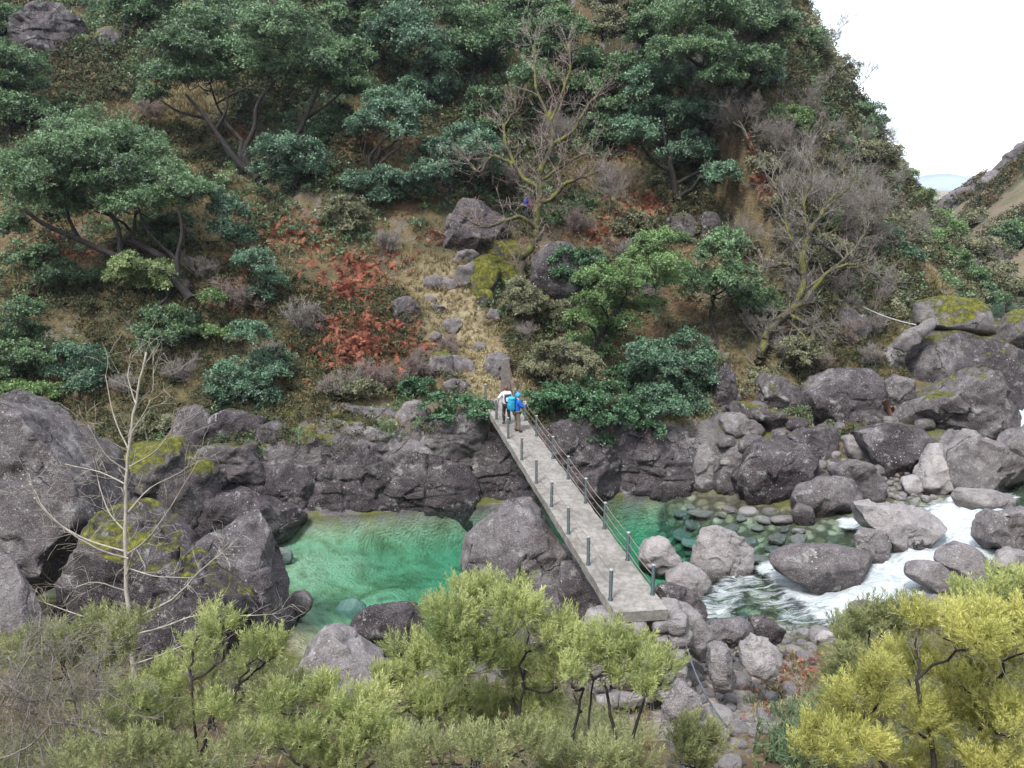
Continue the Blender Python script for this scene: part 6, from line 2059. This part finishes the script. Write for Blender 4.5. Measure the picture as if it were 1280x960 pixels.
# pebble bank up the river
pl = []
while len(pl) < 60:
    u = rng.uniform(0, 1)
    x_, y_ = 1098 + u * 58 + rng.normal(0, 7), 596 + u * 24 + rng.normal(0, 7)
    r_ = rng.uniform(3.0, 7.5)
    if all(math.hypot(x_ - a, (y_ - b) * 1.3) > (r_ + c) * .75 for a, b, c in pl):
        pl.append((x_, y_, r_))
for i, (a, b, c) in enumerate(pl):
    stone(a, b, c, i % 6, rng.uniform(0, .12), 0, 'cream pebble on the bank beside the rapids', 'cream pebbles beside the rapids')
for i, (a, b, c) in enumerate([(1045, 572, 6), (1056, 577, 5), (1062, 583, 6), (1070, 575, 4), (1050, 586, 5), (1076, 588, 6), (1036, 580, 4), (1066, 592, 5), (1084, 577, 4), (1042, 590, 4)]):
    stone(a, b, c, i % 6, rng.uniform(0, .3), 0, 'small pale stone between the mossy flat boulder and the long grey one', 'pale stones among the boulders')
# lesser blocks filling the boulder field
pl, tries = [], 0
while len(pl) < 85 and tries < 9000:
    tries += 1
    x_, y_ = rng.uniform(905, 1275), rng.uniform(470, 625)
    r_ = rng.choice([6, 9, 12, 17, 22], p=[.25, .27, .25, .15, .08])
    if y_ > 500 + abs(x_ - 1130) * -.12 and not (1085 < x_ < 1178 and y_ > 575) and all(math.hypot(x_ - a, (y_ - b) * 1.5) > (r_ + c) * .8 for a, b, c in pl):
        pl.append((x_, y_, r_))
for i, (a, b, c) in enumerate(pl):
    g_ = ground(a, b)
    dF_, xF_ = poly_dist(g_[:1], g_[1:2], FARB)
    if g_[1] < np.interp(g_[0], FARB[:, 0], FARB[:, 1]) or dF_[0] > 9.5 or g_[0] < 9:
        continue
    if c >= 12:
        stone(a, b, c, i % 6, rng.uniform(.3, 1), rng.choice([0, .1, .3]), 'mid sized block filling a gap among the big boulders on the right', 'blocks between the right hand boulders')
    else:
        stone(a, b, c, i % 6, rng.uniform(.1, .8), 0, 'small stone lying between the big boulders on the right', 'small stones between the right hand boulders')
# stones under the clear water of the right hand pool
pl, tries = [], 0
while len(pl) < 34 and tries < 5000:
    tries += 1
    x_, y_ = rng.uniform(850, 1000), rng.uniform(632, 705)
    r_ = rng.uniform(7, 19)
    if (x_ - 850) * .1 + 640 < y_ + 10 and all(math.hypot(x_ - a, (y_ - b) * 1.8) > (r_ + c) * .75 for a, b, c in pl):
        pl.append((x_, y_, r_))
for i, (a, b, c) in enumerate(pl):
    _st = stone(a, b, c, i % 6, rng.uniform(.05, .6), .0, 'brown stone under the clear water of the right hand pool', 'stones under the right hand pool')
    _st.scale[2] *= .5
    _st.location[2] = min(_st.location[2], float(wlevel(np.array([_st.location[0]]))[0]) - .12)

# grass tufts by the rubble
rng = np.random.default_rng(321)
P = ground_many(rng.normal(1000, 24, 150), rng.uniform(880, 975, 150))
V, F, t = scatter(T_GRASS, P, np.stack([rng.normal(0, .2, len(P)), rng.normal(0, .2, len(P)), np.ones(len(P))], 1), rng.uniform(.7, 1.3, len(P)), rng.uniform(.2, .8, len(P)), rng)
M['greengrass'] = leaf_material('green_reed_grass', (.03, .055, .03), (.11, .16, .07), .6, .2)
b = gbase(1000, 940)
o = mesh_obj('reed_clump', V - b, F, M['greengrass'], None, b, smooth=False, attrs={'tint': t})
tag(o, 'dark green reedy grass between the rubble and the yellow heath', 'grass')
P = ground_many(np.concatenate([rng.uniform(940, 1010, 120), rng.uniform(885, 930, 30)]), np.concatenate([rng.uniform(820, 900, 120), rng.uniform(785, 830, 30)]))
V, F, t = scatter(T_GRASS, P, np.stack([rng.normal(0, .2, len(P)), rng.normal(0, .2, len(P)), np.ones(len(P))], 1), rng.uniform(.5, .9, len(P)), rng.uniform(.2, .8, len(P)), rng)
stuff('rubble_grass', V, F, t, 'straw')

# ------------------------------------------------------------------ driftwood
tb = Tubes()
for pts, r0 in [([(1122, 594), (1140, 582), (1152, 572), (1160, 570)], .16), ([(1138, 588), (1150, 576), (1158, 566)], .12), ([(1150, 572), (1166, 578), (1178, 574)], .07), ([(1128, 596), (1146, 590), (1156, 580)], .08)]:
    tb.add([WF(a, b, 33.4 + .3 * i) for i, (a, b) in enumerate(pts)], np.linspace(r0, r0 * .5, len(pts)), 7)
M['drift'] = plain('wet_driftwood', (.07, .035, .025), .6, 0, .5, 6)
dl = WF(1140, 594, 33.5)
o = tb.build('driftwood', M['drift'], None, dl)
o.location = dl
tag(o, 'dark tangle of driftwood jammed under the wedge boulder', 'driftwood')
tb = Tubes()
for pts, r0 in [([(1104, 500), (1112, 515), (1120, 530)], .16), ([(1114, 508), (1122, 534)], .12)]:
    tb.add([WF(a, b, 38.2) for a, b in pts], np.linspace(r0, r0 * .7, len(pts)), 7)
M['drift2'] = plain('red_brown_log', (.16, .075, .05), .8, 0, .5, 6)
dl = WF(1118, 532, 38.2)
o = tb.build('driftwood', M['drift2'], None, dl)
o.location = dl
tag(o, 'red brown broken log standing by the grey standing rock', 'driftwood')


# ================================================================== PEOPLE
def skin_mesh(name, verts, edges, radii, m, parent, sub=2, root=0):
    me = bpy.data.meshes.new(name)
    me.from_pydata([tuple(v) for v in verts], edges, [])
    o = bpy.data.objects.new(name, me)
    link(o, parent)
    sk = o.modifiers.new('skin', 'SKIN')
    for i, r in enumerate(radii):
        r = r if hasattr(r, '__len__') else (r, r)
        me.skin_vertices[0].data[i].radius = r
        me.skin_vertices[0].data[i].use_root = (i == root)
    ss = o.modifiers.new('subsurf', 'SUBSURF')
    ss.levels = ss.render_levels = sub
    sk.use_smooth_shade = True
    me.materials.append(m)
    return o


M['skin'] = plain('skin', (.50, .30, .22), .6, 0, .06)
CLOTH = {}


def cloth(name, c):
    if name not in CLOTH:
        CLOTH[name] = plain(name, c, .75, 0, .12, 12)
    return CLOTH[name]


def person(label, loc, face, J, jacket, trousers, boots, head, headcover, group=None, scale=1.0):
    """J: dict of joint positions in metres, +Y forward, +X to the person's right"""
    root = thing('person', label, 'person', loc, group)
    root.rotation_euler = (0, 0, face)
    root.scale = (scale,) * 3
    V, E, R = [], [], []

    def add(p, r, prev=None):
        V.append(np.array(p, float))
        R.append(r)
        if prev is not None:
            E.append((prev, len(V) - 1))
        return len(V) - 1
    pel = add(J['pelvis'], (.15, .11))
    sp1 = add(J['waist'], (.135, .10), pel)
    ch = add(J['chest'], (.165, .115), sp1)
    nk = add(J['neck'], .058, ch)
    hb = add(J['head'], (.072, .085), nk)
    hd = np.array(J['head'])
    fw = np.array(J['look'], float)
    fw /= np.linalg.norm(fw)
    ht = add(hd + np.array([0, -.01, .085]), (.078, .092), hb)
    add(hd + np.array([0, 0, .15]), (.05, .06), ht)
    nose = add(hd + fw * .105 + np.array([0, 0, .035]), .016, hb)
    sd = np.array([fw[1], -fw[0], 0])
    for s in (-1, 1):
        add(hd + sd * s * .085 + np.array([0, 0, .04]), .016, hb)
    for s, n in ((-1, 'l'), (1, 'r')):
        hp_ = add(J['hip_' + n], .088, pel)
        kn = add(J['knee_' + n], .062, hp_)
        ak = add(J['ankle_' + n], .042, kn)
        f_ = np.array(J['toe_' + n])
        add(f_, .035, ak)
        shd = add(J['sho_' + n], .066, ch)
        el = add(J['elb_' + n], .043, shd)
        wr = add(J['wri_' + n], .028, el)
        w = np.array(J['wri_' + n])
        hdv = w - np.array(J['elb_' + n])
        hdv /= np.linalg.norm(hdv)
        lat = np.cross(hdv, [0, 0, 1])
        lat /= np.linalg.norm(lat) + 1e-6
        nrm = np.cross(lat, hdv)
        pm = add(w + hdv * .06, (.035, .016), wr)
        for q in range(4):
            a = add(w + hdv * .10 + lat * (q - 1.5) * .02, .0095, pm)
            l_ = (.034, .04, .038, .03)[q]
            b_ = add(w + hdv * (.10 + l_) + lat * (q - 1.5) * .021 - nrm * .012, .0085, a)
            add(w + hdv * (.10 + l_ * 1.5) + lat * (q - 1.5) * .02 - nrm * .034, .0075, b_)
        t1 = add(w + hdv * .05 + lat * -.042 - nrm * .008, .011, pm)
        add(w + hdv * .085 + lat * -.056 - nrm * .018, .009, t1)
    skin_mesh('body', V, E, R, M['skin'], root)
    # eyes and mouth
    # jacket
    V, E, R = [], [], []
    a0 = add(np.array(J['pelvis']) + np.array([0, 0, -.06]), (.185, .15))
    a1 = add(J['waist'], (.175, .14), a0)
    a2 = add(J['chest'], (.20, .15), a1)
    add(np.array(J['neck']) - np.array([0, 0, .01]), .078, a2)
    for n in 'lr':
        s_ = add(J['sho_' + n], .086, a2)
        e_ = add(J['elb_' + n], .064, s_)
        add(np.array(J['wri_' + n]) * .95 + np.array(J['elb_' + n]) * .05, .048, e_)
    skin_mesh('jacket', V, E, R, cloth(*jacket), root)
    V, E, R = [], [], []
    p0 = add(np.array(J['pelvis']) + np.array([0, 0, .02]), (.165, .128))
    for n in 'lr':
        h_ = add(J['hip_' + n], .105, p0)
        k_ = add(J['knee_' + n], .08, h_)
        add(np.array(J['ankle_' + n]) + np.array([0, 0, .06]), .066, k_)
    skin_mesh('trousers', V, E, R, cloth(*trousers), root)
    for n in 'lr':
        V, E, R = [], [], []
        t = np.array(J['toe_' + n])
        b0 = add(np.array(J['ankle_' + n]) + np.array([0, 0, .09]), .064)
        b1 = add(np.array(J['ankle_' + n]) - np.array([0, 0, .02]), .056, b0)
        add(t + np.array([0, 0, .01]), (.05, .042), b1)
        skin_mesh('boot', V, E, R, cloth(*boots), root, 2)
    # hood, hat or hair
    v, f = ICO[4]
    q = v * np.array([.105, .118, .125])
    k = (v @ (fw * .8 + np.array([0, 0, -.55]))) > .42
    keepf = ~k[f].any(1)
    q = q * (1 + .02 * fbm(v * 3, 2, 3)[:, None])
    hc = mesh_obj(headcover[0], q + hd + np.array([0, -.005, .062]), f[keepf], cloth(*headcover[1]), root)
    sol = hc.modifiers.new('solidify', 'SOLIDIFY')
    sol.thickness = .012
    for s in (-1, 1):
        ec = hd + fw * .088 + sd * s * .032 + np.array([0, 0, .062])
        mesh_obj('eye', ICO[3][0] * .011 + ec, ICO[3][1], cloth('dark_eye', (.02, .02, .02)), root)
    return root


def pack(label, loc, face, col, lid_col, size=(.34, .24, .56), scale=1.0, pocket_col=None):
    root = thing('backpack', label, 'backpack', loc)
    root.rotation_euler = (0, 0, face)
    root.scale = (scale,) * 3

    def rb(name, c, s, m, e=.5):
        v, f = ICO[4]
        q = np.sign(v) * np.abs(v) ** e
        q = q / np.abs(q).max(0) * np.array(s) / 2
        q = q * (1 + .03 * fbm(v * 2 + c[2] * 7, 2, 4)[:, None])
        mesh_obj(name, q + np.array(c), f, m, root)
    w, d, h = size
    rb('main_bag', (0, 0, 0), size, cloth(*col))
    rb('lid', (0, .01, h * .5), (w * 1.02, d * 1.05, h * .24), cloth(*lid_col), .6)
    rb('front_pocket', (0, -d * .5, -h * .12), (w * .7, d * .4, h * .5), cloth(*(pocket_col or lid_col)), .6)
    for s in (-1, 1):
        tb = Tubes()
        tb.add([(s * w * .28, d * .45, h * .42), (s * w * .3, d * .75, h * .5), (s * w * .34, d * 1.35, h * .3), (s * w * .36, d * 1.4, -.02), (s * w * .32, d * .8, -h * .3), (s * w * .3, d * .45, -h * .38)], .02, 6)
        tb.build('shoulder_strap', cloth('pack_strap', (.03, .03, .035)), root)
    return root


def bridge_at(px, py):
    """deck point under a pixel"""
    d = (px - 640) / FPX * RIGHT + (480 - py) / FPX * UP + FWD
    n = ez
    t = ((A0 - np.array([0, 0, CAMZ])) @ n) / (d @ n)
    return np.array([0, 0, CAMZ]) + d * t


PSC = .98
# right: blue jacket, facing the right hand railing, holding something white in both hands
Jb = dict(pelvis=(0, 0, .93), waist=(0, .0, 1.10), chest=(0, .02, 1.34), neck=(0, .04, 1.50), head=(0, .07, 1.58), look=(0, 1, -.25),
          hip_l=(-.09, 0, .88), knee_l=(-.10, .03, .49), ankle_l=(-.11, -.02, .09), toe_l=(-.12, .14, .04),
          hip_r=(.09, 0, .88), knee_r=(.10, .05, .49), ankle_r=(.12, .06, .09), toe_r=(.14, .22, .04),
          sho_l=(-.18, .02, 1.41), elb_l=(-.22, .12, 1.16), wri_l=(-.09, .33, 1.22), sho_r=(.18, .02, 1.41), elb_r=(.22, .12, 1.16), wri_r=(.09, .33, 1.22))
pb = bridge_at(646, 540)
person('person in a bright blue jacket and sky blue hood, holding a white phone', pb, -1.15, Jb, ('bright_blue_jacket', (.012, .12, .58)), ('khaki_trousers', (.17, .145, .11)), ('dark_brown_boots', (.035, .022, .018)), None, ('hood', ('sky_blue_hood', (.02, .30, .62))), 'hikers', PSC)
# left: facing up the path, white and dark vest
Ja = dict(pelvis=(0, 0, .93), waist=(0, .0, 1.10), chest=(0, .03, 1.34), neck=(0, .05, 1.50), head=(0, .07, 1.58), look=(-.2, 1, -.05),
          hip_l=(-.09, 0, .88), knee_l=(-.11, .05, .49), ankle_l=(-.12, -.04, .09), toe_l=(-.14, .11, .04),
          hip_r=(.09, 0, .88), knee_r=(.11, .02, .49), ankle_r=(.14, -.06, .09), toe_r=(.17, .09, .04),
          sho_l=(-.18, .02, 1.41), elb_l=(-.36, -.02, 1.22), wri_l=(-.30, .20, 1.14), sho_r=(.18, .02, 1.41), elb_r=(.26, .06, 1.14), wri_r=(.24, .30, 1.06))
pa = bridge_at(633, 530)
person('person in black trousers and white sleeves facing away, holding a walking pole', pa, .25, Ja, ('white_top', (.62, .62, .66)), ('black_trousers', (.014, .014, .02)), ('black_boots', (.02, .018, .02)), None, ('hair', ('brown_hair', (.10, .05, .035))), 'hikers', PSC)


def local(loc, face, p, s=PSC):
    c, q = math.cos(face), math.sin(face)
    return np.array([loc[0] + s * (p[0] * c - p[1] * q), loc[1] + s * (p[0] * q + p[1] * c), loc[2] + s * p[2]])


pack('turquoise rucksack on the back of the person in the bright blue jacket', local(pb, -1.15, (0, -.26, 1.26)), -1.15, ('turquoise_nylon', (.015, .30, .46)), ('turquoise_lid', (.02, .36, .52)), (.32, .24, .56), PSC, ('deep_turquoise', (.012, .22, .36)))
pack('small navy and white daypack on the back of the person facing up the path', local(pa, .25, (0, -.24, 1.26)), .25, ('navy_nylon', (.02, .03, .12)), ('white_panel', (.6, .6, .62)), (.28, .18, .42), PSC)
tb = Tubes()
q0, q1 = local(pa, .25, (-.28, .30, 1.18)), local(pa, .25, (-.30, .52, .0))
tb.add([q0, q1], [.014, .008], 7)
o = tb.build('walking_pole', cloth('red_pole', (.45, .10, .09)), None, q1)
o.location = q1
tag(o, 'thin red walking pole held by the person facing up the path', 'walking pole')
g = Tubes()
g.add([q0 + (q0 - q1) * .0, q0 + (q0 - q1) * .1], .02, 8)
g.build('grip', cloth('pack_strap', (.03, .03, .035)), o, q1)
V, F = [], []
c0 = local(pb, -1.15, (0, .46, 1.22))
box_pts(V, F, [np.array(c) for c in ((-.05, -.006, -.09), (.05, -.006, -.09), (.05, .006, -.09), (-.05, .006, -.09), (-.05, -.006, .09), (.05, -.006, .09), (.05, .006, .09), (-.05, .006, .09))])
o = mesh_obj('phone', V, F, cloth('white_plastic', (.75, .75, .75)), None, c0, smooth=False)
o.rotation_euler = (.5, 0, -1.15)
bv = o.modifiers.new('bevel', 'BEVEL')
bv.width, bv.segments = .004, 2
tag(o, 'white phone in the hands of the person in the bright blue jacket', 'phone')
# a third hiker up behind the oak
gc = gbase(658, 281)
zc_ = (gc - np.array([0, 0, CAMZ])) @ FWD
person('person in a deep blue jacket climbing the path behind the mossy oak', gc + np.array([0, -.1, .12]), 1.35, Ja, ('deep_blue_jacket', (.015, .09, .58)), ('grey_trousers', (.05, .05, .06)), ('black_boots', (.02, .018, .02)), None, ('cap', ('dark_cap', (.03, .03, .05))), 'hikers', .98)
pack('small pink and blue daypack on the person behind the oak', local(gc + np.array([0, -.1, .12]), 1.35, (0, -.24, 1.26), .92), 1.35, ('pink_nylon', (.42, .10, .22)), ('blue_lid', (.03, .06, .3)), (.28, .18, .42), .92)

# ------------------------------------------------------------------ the damp air of the valley
me = bpy.data.meshes.new('haze')
bm = bmesh.new()
bmesh.ops.create_cube(bm, size=1.0)
bmesh.ops.scale(bm, vec=(3600, 3600, 165), verts=bm.verts)
bmesh.ops.translate(bm, vec=(0, 0, 165 / 2 - 26), verts=bm.verts)
bm.to_mesh(me)
bm.free()
mh, nth, bh = mat('damp_air')
pv = nth.nodes.new('ShaderNodeVolumePrincipled')
pv.inputs['Color'].default_value = (.80, .88, 1.0, 1)
pv.inputs['Density'].default_value = .0002
pv.inputs['Anisotropy'].default_value = .2
nth.nodes.remove(bh)
nth.links.new(pv.outputs[0], nth.nodes['Material Output'].inputs['Volume'])
me.materials.append(mh)
o = link(bpy.data.objects.new('haze', me))
o['kind'] = 'stuff'
